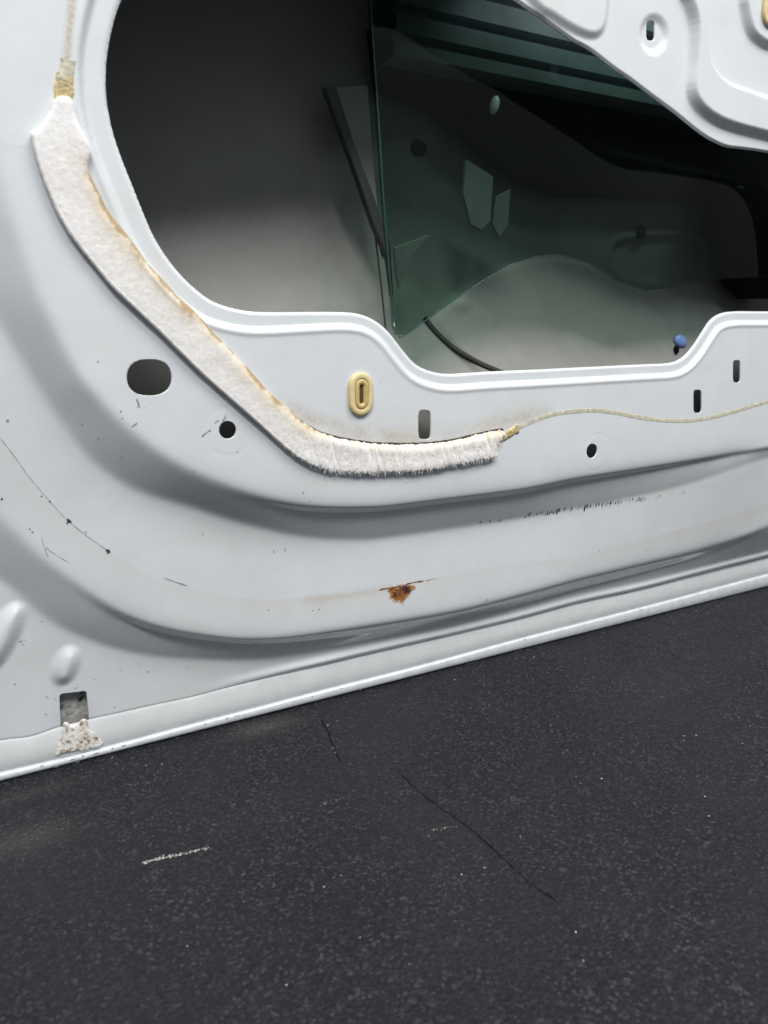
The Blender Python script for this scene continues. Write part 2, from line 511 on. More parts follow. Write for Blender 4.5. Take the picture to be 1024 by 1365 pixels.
CC = smooth_curve([(-245.4,23.4,34),(-67.2,24.2,34),(-19.4,24,34),(2.9,24.4,34),(18.2,22.5,34),(34.3,24.2,34),(50.9,24.5,34),(68,24.4,34),(85.7,24.3,34),(111.7,23.8,34),(143.2,24.9,34),(202,25.7,34),(255.2,25.9,34),(307.1,25.6,34),(368.2,26.3,34),(432.3,28.4,34),(503.5,27.9,34),(580.4,29.9,34),(682.1,32,34),(915.4,36,34),(1522.8,46.4,34)], 4)
HEM_TOP = smooth_curve([(-101.2,4.4,34),(-35.9,4.8,34),(0.9,5.3,34),(26,4.8,34),(52.6,4.8,34),(84.4,5.3,34),(110.6,5.8,34),(157.8,6.2,34),(201.6,6.8,34),(280.8,7.2,34),(369,9,34),(433.8,9.6,34),(553,10.8,34),(685.6,12.9,34),(847.9,13.3,34)], 4)
OPENING = smooth_curve([(91.3,398.1,0),(86.2,384.8,0),(82.7,370.2,0),(81.8,355.7,0),(83.2,342.9,0),(86.4,330.9,0),(90.2,320.1,0),(94.9,306.7,0),(99.9,294.3,0),(107.4,282.4,0),(116.5,272.4,0),(128,263.9,0),(141.4,259.8,0),(155,258.4,0),(177.2,258.6,0),(200.5,258.8,0),(215.1,258,0),(226.6,254.2,0),(236.3,247.3,0),(245.8,237,0),(255.6,227.8,0),(267.9,222.9,0),(282.1,221.1,0),(308.7,221.7,0),(353,222,0),(408.3,222.6,0),(453.5,223.1,0),(484,223.5,0),(497.7,227.2,0),(507.7,235,0),(516.5,245.1,0),(525.5,255.2,0),(537,260.4,0),(553.8,262.3,0),(590.3,262.6,0),(646.5,263.7,0),(688.3,269.8,0),(706.9,286,0),(704.7,317.2,0),(690.3,352.9,0),(663.6,374.2,0),(621.6,379.4,0),(568.5,380.2,0),(538.5,379.8,0),(523.3,379.3,0),(509.7,380.9,0),(492.1,385.1,0),(463.6,395.4,0),(439,403.5,0),(418.4,410.4,0),(403,414.9,0),(383.9,421.6,0),(374.8,423.7,0),(367.8,425.1,0),(349,430.8,0),(321.2,439.3,0),(302.6,446,0),(289.2,448,0),(253.9,444.1,0),(216.6,437.5,0),(181.9,430.6,0),(149.8,424.3,0),(123.3,418.2,0),(107,412.2,0),(97.2,405.4,0)], 3, True)

du, dv = 1.0, 0.5
us = np.arange(-130, 751, du); vs = np.arange(0, 506.3, dv)
U, V = np.meshgrid(us, vs, indexing='ij')


def zone(curve):
    """True on the window side of a contour"""
    c = [tuple(p[:2]) for p in curve]
    return inside(U, V, c + [(5000, c[-1][1]), (5000, 5000), (c[0][0], 5000)])


curves = [CA, CA2, CB, CB2, CC]
dz = [dist_poly(U, V, c, False, True) for c in curves]
ins = [zone(c) for c in curves]
DEP = np.zeros(U.shape)
DEP[~ins[0]] = dz[0][1][~ins[0]]
for k in range(4):
    m = ~ins[k] & ins[k + 1]
    t = dz[k][0] / (dz[k][0] + dz[k + 1][0] + 1e-9)
    if k in (0, 2):          # a rolled crest, then a steep wall running out into a fillet
        kk = 0.27 * sstep(110, 200, U) if k == 0 else 0.32 * sstep(30, 100, U) * (1 - 0.7 * sstep(180, 300, U))
        t = kk * sstep(0, 0.13, t) + (1 - kk) * t
    DEP[m] = (dz[k][1] * (1 - t) + dz[k + 1][1] * t)[m]
m = ~ins[4]
DEP[m] = 34
CR_A = 2.0 * sstep(80, 170, U) * (1 - sstep(560, 620, U))
DEP += CR_A * np.where(ins[0], np.exp(-dz[0][0] / 4.5), np.where(ins[1], (1 - dz[0][0] / (dz[0][0] + dz[1][0] + 1e-9)) ** 2, 0))
CR_B = 1.7 * sstep(30, 90, U) * (1 - sstep(560, 620, U))
DEP += CR_B * np.where(ins[2] & ~ins[1], np.exp(-dz[2][0] / 4.0), np.where(ins[3] & ~ins[2], (1 - dz[2][0] / (dz[2][0] + dz[3][0] + 1e-9)) ** 2, 0))
b1 = blur(DEP, 1.7 / du, 1.5 / dv); b2 = blur(DEP, 2.5 / du, 2.5 / dv)
wA = np.exp(-(dz[0][0] / 30) ** 2) * (1 - sstep(110, 200, U))     # broad, soft shoulder round the upper plate's left end
wB = np.exp(-(dz[2][0] / 20) ** 2) * (1 - sstep(20, 80, U))
wA = np.maximum(wA, wB)
DEP = b1 * (1 - wA) + b2 * wA
wR = np.exp(-((dz[2][0] - 3) / 9.0) ** 2) * sstep(120, 230, U) * ins[3]      # the lower crest softens towards the right
DEP = DEP * (1 - wR) + blur(DEP, 3.0 / du, 2.3 / dv) * wR
del b1, b2

# the lower flange swells to a lip just above the seam, then dips into it
dC = np.where(ins[4], dz[4][0], -dz[4][0])
DEP -= 2.3 * np.exp(-((dC - 3.4) / 3.0) ** 2) * sstep(110, 210, U) * (ins[4] & ~ins[2])
DEP += 0.4 * np.exp(-(dC / 0.9) ** 2)

# window flange: set back behind the plate with a bead
FW = sdf(U, V, OPENING)                       # + outside the opening = metal
lower = 1 - sstep(0, 22, (V - np.interp(U, [60, 120, 300, 420, 560, 700], [700, 700, 330, 300, 270, 250])))
stepw = np.interp(U, [60, 110, 200, 300, 620], [11.5, 10.5, 7.5, 8.0, 8.5])
DEP += 2.6 * lower * (1 - sstep(-1.6, 1.6, FW - stepw)) * (FW > -3)
DEP += 1.2 * (1 - sstep(0, 1.5, np.abs(FW)))
DEP -= 0.5 * lower * np.exp(-((FW - stepw - 2.6) / 1.4) ** 2)


def emboss(poly, height, wid):
    """raise (+) the region inside a traced outline"""
    global DEP
    s = sdf(U, V, np.array(smooth_curve(poly, 4, True)))
    DEP -= height * (1 - sstep(-wid / 2, wid / 2, s))


emboss([(253.2,498.1,0),(327.8,443.6,0),(348.7,435.2,0),(369.3,430.4,0),(383.2,430.1,0),(391.1,435.7,0),(393.3,447.9,0),(393.9,469,0),(389.8,532.4,0)], 2.6, 6)
emboss([(437.5,544.4,0),(455.3,476.5,0),(465.2,462.8,0),(472.8,450.5,0),(474.9,430,0),(475.2,411.1,0),(484.3,401.3,0),(502.7,395.1,0),(526.2,392.3,0),(566.6,390.6,0),(629.7,388,0),(1030.7,399.4,0),(913.2,663.9,0)], 5.5, 7)
emboss([(471.6,553,0),(481.2,477,0),(487.1,441.2,0),(495.5,427.3,0),(511.9,419.9,0),(533.8,417.9,0),(561.9,416,0),(623.8,414.7,0),(941.3,419.4,0),(850.1,648,0)], -4.0, 5)
emboss([(502.6,560.7,0),(516.2,483.5,0),(521.2,468,0),(528.9,456.4,0),(539.9,451.4,0),(555.6,449.9,0),(615.9,450.9,0),(728.4,461.9,0),(686.9,607,0)], 4.5, 6)
# dished seat of the slotted hole
sD = sdf(U, V, np.array([(449.6,441.7,0),(449.6,439.2,0),(448.9,436.9,0),(447.7,434.6,0),(446,432.6,0),(443.9,431,0),(441.5,429.8,0),(438.8,429.1,0),(436.2,429,0),(433.6,429.4,0),(431.2,430.3,0),(429.1,431.7,0),(427.5,433.5,0),(426.4,435.6,0),(425.9,437.8,0),(425.9,440.2,0),(426.5,442.5,0),(427.7,444.7,0),(429.3,446.7,0),(431.4,448.3,0),(433.8,449.5,0),(436.4,450.2,0),(439,450.4,0),(441.6,450,0),(444,449.2,0),(446.1,447.8,0),(447.8,446.1,0),(449,444,0)]))
DEP += 2.2 * (1 - sstep(-3.5, 3.0, sD))
# pressed pills on the lower flange
for poly, hh in (([(46.8,58.1,33),(45.3,55.6,33),(43.8,53.7,33),(42.1,52.3,33),(40.4,51.5,33),(38.8,51.2,33),(37.2,51.5,33),(35.6,52.4,33),(34.2,53.8,33),(33.4,55.5,33),(32.9,57.4,33),(32.9,59.6,33),(33.2,62,33),(33.9,64.4,33),(35.2,67.1,33),(36.6,69.6,33),(38.2,71.5,33),(39.8,72.9,33),(41.4,73.7,33),(43.1,74,33),(44.7,73.8,33),(46.3,72.9,33),(47.7,71.5,33),(48.6,69.9,33),(49,67.9,33),(49.1,65.7,33),(48.8,63.3,33),(48,60.8,33)], 3.6), ([(16.2,81.1,33),(13.2,76.6,33),(10.5,73.1,33),(7.8,70.4,33),(5.3,68.6,33),(3,67.6,33),(1,67.6,33),(-0.7,68.6,33),(-2,70.4,33),(-2.5,72.8,33),(-2.3,75.7,33),(-1.6,79.1,33),(-0.3,83,33),(1.6,87.1,33),(4.3,91.7,33),(7.1,96.1,33),(9.8,99.6,33),(12.5,102.3,33),(15,104.1,33),(17.3,105.2,33),(19.3,105.3,33),(21.1,104.4,33),(22.4,102.6,33),(22.9,100.3,33),(22.8,97.4,33),(22.1,93.9,33),(20.8,90,33),(18.8,85.8,33)], 4.2)):
    s = sdf(U, V, np.array(poly))
    DEP -= hh * (1 - sstep(-7.5, 2.0, s))
# faint weld rings
for cx, cy in [(132.7,194.4,0),(410.1,160.8,0)] and [(p[0], p[1]) for p in [(132.7,194.4,0),(410.1,160.8,0)]]:
    rr = np.hypot(U - cx, V - cy)
    DEP += 0.06 * np.exp(-((rr - 13.5) / 1.0) ** 2) - 0.02 * (1 - sstep(11, 13, rr))
# the flange sinks into the drain slot's drip channel
DEP += 1.4 * np.exp(-(dist_poly(U, V, np.array([(42.4,22.9,34),(42.7,7.2,34)])) / 9) ** 2)
DEP += 0.22 * fbm(U / 55, V / 55, 3, 3)          # sheet metal is never dead flat

HOLES = [[(103.3,224.8,0),(102.9,222.1,0),(102,220.1,0),(100.7,218.5,0),(98.9,217.2,0),(96.8,216.3,0),(94.3,215.8,0),(91.1,215.7,0),(87.9,216.1,0),(85.5,216.8,0),(83.6,217.8,0),(82.1,219.2,0),(81.1,220.9,0),(80.5,222.9,0),(80.5,225.5,0),(80.9,228.1,0),(81.8,230,0),(83,231.6,0),(84.7,232.9,0),(86.8,233.8,0),(89.2,234.3,0),(92.4,234.5,0),(95.6,234.2,0),(98,233.6,0),(100,232.5,0),(101.5,231.2,0),(102.6,229.5,0),(103.2,227.4,0)], [(137.1,195,0),(136.9,193.9,0),(136.5,192.8,0),(135.9,191.9,0),(135,191.2,0),(134.1,190.6,0),(133,190.4,0),(131.9,190.3,0),(130.8,190.5,0),(129.8,190.9,0),(128.9,191.6,0),(128.2,192.4,0),(127.6,193.4,0),(127.3,194.5,0),(127.3,195.6,0),(127.5,196.7,0),(127.9,197.7,0),(128.5,198.6,0),(129.3,199.3,0),(130.3,199.9,0),(131.3,200.2,0),(132.4,200.2,0),(133.5,200,0),(134.5,199.6,0),(135.4,199,0),(136.1,198.1,0),(136.7,197.2,0),(137,196.1,0)], [(265.3,190,0),(265.3,184.9,0),(265.2,183.4,0),(264.9,182.3,0),(264.6,181.6,0),(264.1,181.1,0),(263.3,180.9,0),(260.7,181,0),(258.2,181.3,0),(257.4,181.6,0),(256.8,182.1,0),(256.5,182.9,0),(256.2,184,0),(256,185.5,0),(255.9,190.6,0),(255.9,195.7,0),(256,197.2,0),(256.3,198.2,0),(256.6,198.9,0),(257.1,199.4,0),(257.9,199.6,0),(260.4,199.6,0),(263,199.3,0),(263.8,199,0),(264.3,198.5,0),(264.7,197.7,0),(265,196.7,0),(265.1,195.1,0)], [(520.2,192.9,0),(520.9,187.8,0),(520.9,186.3,0),(520.8,185.3,0),(520.5,184.5,0),(520.1,184.1,0),(519.3,183.8,0),(516.6,183.9,0),(514,184.1,0),(513.1,184.5,0),(512.5,185,0),(512,185.7,0),(511.6,186.8,0),(511.2,188.3,0),(510.5,193.3,0),(509.8,198.4,0),(509.8,199.9,0),(509.9,200.9,0),(510.2,201.6,0),(510.6,202,0),(511.4,202.3,0),(514,202.3,0),(516.7,202.1,0),(517.5,201.8,0),(518.1,201.3,0),(518.6,200.5,0),(519,199.5,0),(519.4,197.9,0)],
         [(563.5,215.1,0),(564.3,210.2,0),(564.4,208.6,0),(564.3,207.6,0),(564.1,206.9,0),(563.6,206.5,0),(562.9,206.2,0),(560.3,206.2,0),(557.7,206.4,0),(556.9,206.7,0),(556.3,207.2,0),(555.8,207.9,0),(555.4,208.9,0),(555,210.5,0),(554.2,215.4,0),(553.4,220.3,0),(553.3,221.8,0),(553.4,222.8,0),(553.7,223.5,0),(554.1,224,0),(554.8,224.2,0),(557.4,224.2,0),(559.9,224.1,0),(560.8,223.8,0),(561.4,223.3,0),(561.8,222.6,0),(562.3,221.6,0),(562.7,220.1,0)], [(410.7,161,0),(410.3,159.8,0),(409.7,158.8,0),(408.9,157.9,0),(408,157.3,0),(406.9,156.9,0),(405.7,156.8,0),(404.4,157,0),(403.2,157.4,0),(402.2,158,0),(401.4,158.9,0),(400.8,159.9,0),(400.4,161,0),(400.2,162.2,0),(400.4,163.4,0),(400.7,164.6,0),(401.3,165.7,0),(402.1,166.5,0),(403.1,167.1,0),(404.1,167.5,0),(405.3,167.6,0),(406.6,167.4,0),(407.8,167,0),(408.8,166.4,0),(409.6,165.6,0),(410.3,164.6,0),(410.7,163.5,0),(410.8,162.3,0)], [(440.1,443,2.2),(440.4,440.3,2.2),(440.4,439.1,2.2),(440.2,438.3,2.2),(439.9,437.7,2.2),(439.4,437.3,2.2),(438.7,436.9,2.2),(436.9,436.6,2.2),(435,436.3,2.2),(434.3,436.5,2.2),(433.7,436.7,2.2),(433.3,437.2,2.2),(432.9,438,2.2),(432.7,439,2.2),(432.3,441.7,2.2),(432.1,444.5,2.2),(432.1,445.6,2.2),(432.3,446.4,2.2),(432.6,447,2.2),(433,447.4,2.2),(433.7,447.8,2.2),(435.5,448.1,2.2),(437.4,448.4,2.2),(438.1,448.3,2.2),(438.7,448,2.2),(439.1,447.5,2.2),(439.5,446.8,2.2),(439.7,445.7,2.2)],
         [(35.8,44.3,34),(37.1,45.4,34),(49.2,44,34),(50.4,43,34),(50.5,25.6,34),(49.4,17.1,34),(48,16,34),(36.1,17.4,34),(34.6,18.8,34),(35.2,33.5,34)]]
F = FW.copy()
for hpoly in HOLES:
    local_sdf(F, us, vs, hpoly)

# soft masks: settled dust under the tide line, brown grime, rust
TIDE = smooth_curve([(-29.1,294.2,17),(-1.5,235.2,17),(20.1,196.8,17),(30.3,177.9,17),(37.9,165.3,17),(49.4,149.7,17),(67,130.5,17),(84.2,116.1,17),(108.9,102.5,17),(131,93,17),(159.5,86,17),(195.3,82.1,17),(236.7,79.1,17),(281.6,79.6,17),(351.9,79.2,17),(412.8,75.9,17),(479.6,80.1,17),(551.5,85.7,17),(645.6,96.6,17),(857.3,125.4,17)], 4)
below_tide = ~zone(TIDE)
dT = dist_poly(U, V, TIDE)
DIRT = np.where(below_tide & ins[2], np.exp(-dT / 14), 0.0) * (0.65 + 0.35 * fbm(U / 12, V / 12, 7))
DIRT *= 0.45 + 0.4 * np.exp(-((U - 215) / 60) ** 2) + 0.4 * sstep(350, 560, U)
DIRT = np.maximum(DIRT, 0.22 * sstep(0.05, 0.6, fbm(U / 38, V / 22, 151, 5)))
CR = np.array([(32.8,185.5,17),(61.9,176.2,17),(83.2,158.3,17),(114,143.9,17),(142.3,133.1,17),(180.6,120.3,17),(222.8,112.4,17),(293.4,111.7,17),(360.1,110.3,17),(475.9,113.3,17),(546.9,118.5,17),(599.6,125.3,17)])
DIRT = np.maximum(DIRT, 0.42 * np.exp(-(dist_poly(U, V, CR) / 2.2) ** 2) * sstep(60, 100, U) * (0.5 + 0.8 * fbm(U / 9, V / 5, 21)))
GR = np.array([(168.7,205,0),(189.7,195.1,0),(214.5,187.7,0),(246.3,182.3,0),(280.2,182.3,0),(328.8,189.2,0),(361.4,193.5,0)])
GRIME = 0.85 * np.exp(-(dist_poly(U, V, GR) / 5.5) ** 2) * (0.55 + 0.7 * fbm(U / 9, V / 9, 31))
GL = np.array([(70.7,406.4,0),(68.5,388,0),(66,375.4,0),(64.4,367.5,0)])
GRIME = np.maximum(GRIME, 0.95 * np.exp(-(dist_poly(U, V, GL) / 1.7) ** 2))
GRIME = np.maximum(GRIME, 0.35 * np.exp(-(dist_poly(U, V, np.array([(184.7,81,17),(200.6,79.7,17),(245.4,79.2,17)])) / 3) ** 2))
RUSTP = np.array([(243.6,77.9,17),(253.6,78.9,17),(265,76.4,17),(261.5,72.6,17),(257.9,70,17),(255.5,65.5,17),(250.1,67.6,17),(244.8,72.9,17)])
RUST = 1.05 * (1 - sstep(-4.0, 4.5, sdf(U + 2.6 * fbm(U / 3.5, V / 3.5, 141, 3), V + 2.6 * fbm(U / 3.5, V / 3.5, 142, 3), RUSTP)))
RUST = np.maximum(RUST, 0.72 * np.exp(-(dist_poly(U, V, np.array([(238.4,79.1,17),(251.3,79.3,17),(264.4,78.9,17),(277.9,79.1,17)])) / 0.95) ** 2) * (0.75 + 0.6 * fbm(U / 3, V / 3, 143)))
RUST = np.maximum(RUST, 0.36 * np.exp(-(np.hypot(U - RUSTP[:, 0].mean(), V - RUSTP[:, 1].mean()) / 9) ** 2))
SATIN = np.clip(lower * (1 - sstep(8, 18, FW)) + 0.7 * (V > 330), 0, 1)


def sampler(G, gu=us, gv=vs):
    def f(u, v):
        x = np.clip((np.asarray(u, float) - gu[0]) / (gu[1] - gu[0]), 0, len(gu) - 1.001)
        y = np.clip((np.asarray(v, float) - gv[0]) / (gv[1] - gv[0]), 0, len(gv) - 1.001)
        i = x.astype(int); j = y.astype(int); a = x - i; b = y - j
        return (G[i, j] * (1 - a) + G[i + 1, j] * a) * (1 - b) + (G[i, j + 1] * (1 - a) + G[i + 1, j + 1] * a) * b
    return f


surf = sampler(DEP)
lift_w = lambda off: (lambda u, v: (np.asarray(u) / 1000, (surf(u, v) - off) / 1000, np.asarray(v) / 1000))
panel = P(clipped_sheet('inner_panel', us, vs, F, lift_w(0), lift_w(-0.9), M_paint, door,
                        {'dirt': sampler(DIRT), 'grime': sampler(GRIME), 'rust': sampler(RUST), 'satin': sampler(SATIN)}))

# ------------------------------------------------------------------ seam sealer and hem along the bottom edge


def resample(C, n, u0, u1):
    uu = np.linspace(u0, u1, n)
    o = np.argsort(C[:, 0])
    return uu, np.interp(uu, C[o, 0], C[o, 1])


nS = 700
su, vC = resample(CC, nS, -128, 748)
_, vH = resample(HEM_TOP, nS, -128, 748)
vC = vC + 0.3 * fbm(su / 11, su * 0 + 3.3, 41) + 0.25 * fbm(su / 2.5, su * 0 + 7.3, 42) * sstep(120, 260, su) + 0.25
vH = np.clip(vH, 3.0, None)
verts = []; faces = []
prof = [(0.0, -0.15), (0.02, 0.05), (0.1, 0.35), (0.22, 0.7), (0.36, 1.0), (0.5, 1.2), (0.64, 1.25), (0.78, 1.05), (0.9, 0.7), (0.98, 0.25), (1.0, -0.05)]
jit = fbm(su / 16, su * 0 + 1.2, 43) * 0.25
for i in range(nS):
    for (t, h) in prof:
        v = vC[i] * (1 - t) + vH[i] * t
        d = float(surf(su[i], max(v, 6.0))) * 0 + 34.2
        verts.append((su[i] / 1000, (d - h * (1 + jit[i])) / 1000, v / 1000))
np_ = len(prof)
for i in range(nS - 1):
    for k in range(np_ - 1):
        a = i * np_ + k
        faces.append((a, a + 1, a + np_ + 1, a + np_))
P(link_mesh('seam_sealer', verts, faces, M_sealer, door))

verts = []; faces = []
for i in range(nS):
    t = vH[i]
    pr = [(t + 0.1, 35.2), (t - 0.3, 34.0), (t - 0.45, 32.9), (t - 0.9, 32.3), (t - 1.6, 32.05), (t * 0.5, 32.0), (1.6, 32.2), (0.8, 32.7), (0.25, 33.6), (0.0, 35.0), (0.3, 36.5), (1.2, 37.5), (2.5, 38.0)]
    for (v, d) in pr:
        verts.append((su[i] / 1000, d / 1000, v / 1000))
np_ = len(pr)
for i in range(nS - 1):
    for k in range(np_ - 1):
        a = i * np_ + k
        faces.append((a, a + 1, a + np_ + 1, a + np_))
P(link_mesh('hem_flange', verts, faces, M_hem, door))

# ------------------------------------------------------------------ outer skin seen through the opening


def skin_depth(u, v):
    d = 38.5 + 66 * sstep(10, 330, v) + 6 * np.exp(-((v - 330) / 140) ** 2)
    return d


ku = np.arange(-130, 752, 2.5); kv = np.arange(0, 506.5, 2.5)
KU, KV = np.meshgrid(ku, kv, indexing='ij')
KD = skin_depth(KU, KV) + 0.3 * fbm(KU / 40, KV / 40, 51)
ssk = sdf(KU, KV, np.array(smooth_curve([(532.5,323,106),(576.8,329,106),(626.5,331.6,106),(644.5,323.1,106),(646.5,309.7,106),(636.5,298.4,106),(606.3,292.1,106),(552.4,292,106),(528.4,300.2,106),(524.4,312.6,106)], 4, True)))
KD += 3.2 * (1 - sstep(-3, 3, ssk)) - 2.0 * np.exp(-((ssk - 3) / 2.5) ** 2)
pad = sdf(KU, KV, np.array(smooth_curve([(332.8,254.7,106),(349.9,271.8,106),(378.1,287.1,106),(415.2,299.8,106),(454.6,305.5,106),(497.2,300.4,106),(534.2,287.6,106),(582.8,279.6,106),(634.3,276.4,106),(685.8,261.5,106),(721.1,224.5,106),(685.2,157.4,106),(431.4,146.1,106),(381.3,199.8,106),(350.9,230.5,106)], 4, True)))
KD -= 2.5 * (1 - sstep(-3, 3, pad))
rs = np.hypot((KU - [(357.1,267.9,104)][0][0]) / 8.0, (KV - [(357.1,267.9,104)][0][1]) / 5.0)
KD -= 2.2 * np.exp(-rs ** 2)
KF = np.ones(KU.shape)
skf = sampler(KD, ku, kv)
P(clipped_sheet('outer_skin', ku, kv, KF, lambda u, v: (u / 1000, skf(u, v) / 1000, v / 1000), None, M_skin, door))


def box_faces(x0, x1, y0, y1, z0, z1):
    v = [(x, y, z) for x in (x0, x1) for y in (y0, y1) for z in (z0, z1)]
    f = [(0, 1, 3, 2), (4, 6, 7, 5), (0, 4, 5, 1), (2, 3, 7, 6), (0, 2, 6, 4), (1, 5, 7, 3)]
    return v, f


for bx in ((-0.136, -0.1305, 0.0, 0.12, 0.0, 0.506), (0.7525, 0.758, 0.0, 0.12, 0.0, 0.506), (-0.1365, 0.355, -0.002, 0.1205, 0.5065, 0.512), (0.3555, 0.7585, 0.066, 0.1205, 0.5065, 0.512)):  # side ends, plus unseen top plates shaped to steer light inside
    v, f = box_faces(*bx)
    P(link_mesh('end_plate', v, f, M_skin, door, False))


def slab(name, outline, y0, y1, mat, bev=0.0008, smooth_pts=False):
    """plate of real thickness with a given outline (mm) between depths y0<y1 (mm), front edge bevelled"""
    O = np.array([p[:2] for p in outline], float)
    if smooth_pts:
        O = smooth_curve(O, 4, True)
    n = len(O)
    nxt = np.roll(O, -1, 0) - np.roll(O, 1, 0)
    nor = np.stack([nxt[:, 1], -nxt[:, 0]], 1); nor /= np.linalg.norm(nor, axis=1)[:, None] + 1e-9
    area2 = np.sum(O[:, 0] * np.roll(O[:, 1], -1) - np.roll(O[:, 0], -1) * O[:, 1])
    if area2 < 0:
        nor = -nor
    b = bev * 1000
    rings = [(O, y1), (O, y0 + b), (O - nor * b * 0.3, y0 + b * 0.3), (O - nor * b, y0)]
    verts = [(p[0] / 1000, y / 1000, p[1] / 1000) for R, y in rings for p in R]
    faces = []
    for k in range(3):
        for i in range(n):
            j = (i + 1) % n
            faces.append((k * n + i, k * n + j, (k + 1) * n + j, (k + 1) * n + i))
    faces.append(tuple(3 * n + i for i in range(n)))
    faces.append(tuple(reversed(range(n))))
    return P(link_mesh(name, verts, faces, mat, door, False))


GLASS = [(249.5,466.2,50),(249.9,442.4,50),(255,380.9,50),(260.4,314.7,50),(267.4,250.3,50),(270.4,244.8,50),(276.3,245.3,50),(312,266.5,50),(337.3,280.7,50),(363.4,293.8,50),(387.3,300.9,50),(408.7,303.4,50),(443.1,297.2,50),(476.4,283.7,50),(503.8,278.5,50),(536.7,282.8,50),(591.9,290.3,50),(662.9,294.9,50),(675.7,307,50),(642.1,479.3,50)]
P(slab('window_glass', GLASS, 50, 54, M_glass, 0.0005))
# ground edge of the pane: a bright-dark strip along the exposed left and lower edge
EDGE = np.array([p[:2] for p in GLASS])


def ribbon(name, pts, width, y, mat, thick=1.0, taper=None):
    Q = smooth_curve(np.array([p[:2] for p in pts]), 5)
    n = len(Q)
    T = np.gradient(Q, axis=0); T /= np.linalg.norm(T, axis=1)[:, None] + 1e-9
    N = np.stack([-T[:, 1], T[:, 0]], 1)
    w = np.full(n, width) if taper is None else np.interp(np.linspace(0, 1, n), np.linspace(0, 1, len(taper)), taper)
    verts = []; faces = []
    yy = y if callable(y) else (lambda u, v: np.full(np.shape(u), float(y)))
    prof = [(-0.5, 0), (-0.42, 0.7), (-0.2, 1.0), (0.2, 1.0), (0.42, 0.7), (0.5, 0)]
    d0 = yy(Q[:, 0], Q[:, 1])
    for i in range(n):
        for (a, h) in prof:
            p = Q[i] + N[i] * a * w[i]
            verts.append((p[0] / 1000, (d0[i] - h * thick) / 1000, p[1] / 1000))
    m = len(prof)
    for i in range(n - 1):
        for k in range(m):
            faces.append((i * m + k, i * m + (k + 1) % m, (i + 1) * m + (k + 1) % m, (i + 1) * m + k))
    faces.append(tuple(range(m))); faces.append(tuple(reversed(range((n - 1) * m, n * m))))
    return P(link_mesh(name, verts, faces, mat, door))


ge = ribbon('glass_edge', [(249.4,466.1,49.8),(249.8,442.3,49.8),(254.9,380.8,49.8),(260.3,314.7,49.8),(267.3,249.3,49.8)], 1.3, 49.9, M_glass_edge, 0.4)
ribbon('glass_edge', [(270.8,244.3,49.8),(276.2,245.3,49.8),(311.9,266.5,49.8),(337.1,280.7,49.8),(368.6,296,49.8)], 0.9, 49.9, M_glass_edge, 0.4)

# horizontal sheet behind the glass, pressed with two ribs
zb = [(388.2,422.5,72)][0][1]
bp = [(0, 100), (0.2, 80), (1.5, 73), (9, 72), (10.5, 76), (13, 76), (14.5, 71), (25, 70.5), (26.5, 76), (30, 76), (31.5, 71), (44, 70.5), (46, 77), (50, 77), (52, 72), (66, 72), (70, 100)]
verts = []; faces = []
bu = np.linspace(280, 750, 50)
for x in bu:
    for (h, d) in bp:
        verts.append((x / 1000, d / 1000, (zb + h) / 1000))
m = len(bp)
for i in range(len(bu) - 1):
    for k in range(m - 1):
        faces.append((i * m + k, (i + 1) * m + k, (i + 1) * m + k + 1, i * m + k + 1))
P(link_mesh('ribbed_sheet', verts, faces, M_ribbed_sheet, door, False))

# guide rail, dark mastic line, reflection plates, shade sheet, black panel inside the door
slab('guide_rail', [(232.1,399,80),(240.1,400.6,80),(252.3,368.9,80),(267.4,336.6,80),(280.4,306.7,80),(282.9,271.4,80),(278.6,296.7,80),(267.3,318.3,80),(255.4,347,80),(244,372.5,80)], 78, 84, M_rail, 0.0008)
slab('rail_flange', [(241.1,401.2,82),(265.9,406.3,82),(272,343,82),(277.9,296.8,82),(281.5,306.9,82),(268.5,336.9,82),(253.3,369.4,82)], 84, 85.2, M_skin, 0.0004)
ribbon('mastic_line', [(322.6,256.9,104),(331.6,246.2,104),(345.9,234.1,104),(364.1,223.8,104),(383,216.2,104),(410.5,206.2,104)], 4.6, lambda u, v: skf(u, v) + 0.3, M_mastic, 2.2)
ribbon('mastic_line', [(271,338.2,90),(275.7,304.8,90),(279.9,274.3,90),(283,248.1,90)], 1.1, 90, M_rail, 1.0)
slab('reflection_plate', [(331.7,363.2,64),(355.4,354.1,64),(354,323.8,64),(346.2,317.2,64),(336.9,320.7,64),(329.9,340.1,64)], 62, 65, M_reflection, 0.0008)  # pale plates standing in for reflections in the pane
slab('reflection_plate', [(363.1,342.4,70),(375.9,348.5,70),(375,323.6,70),(367.1,313.7,70),(360.6,322.7,70)], 68, 70, M_reflection, 0.0008)
slab('reflection_plate', [(275.3,302.8,66),(303,312.5,66),(287.9,296,66),(279,275.9,66),(276.5,288.2,66)], 64, 66, M_reflection, 0.0006)
slab('cavity_shade_sheet', [(272.5,443.3,96),(407.7,426.9,96),(510.3,421.6,96),(672.9,422.3,96),(697.4,419.8,96),(707.5,365,96),(580.9,358.5,96),(442.5,351.9,96),(404.1,358.2,96),(367.6,376.2,96),(320.7,398.7,96),(278.1,406.7,96)], 94, 98, M_black, 0.002)  # black sheet added where the cavity is only in shade
slab('black_panel', [(616.4,442.4,78),(680.7,450.7,78),(714,276.9,78),(673.3,276.2,78),(646.6,293.2,78),(625.7,320,78),(609.8,344.6,78),(604.1,369,78),(611.7,397.1,78)], 76, 92, M_black, 0.004)


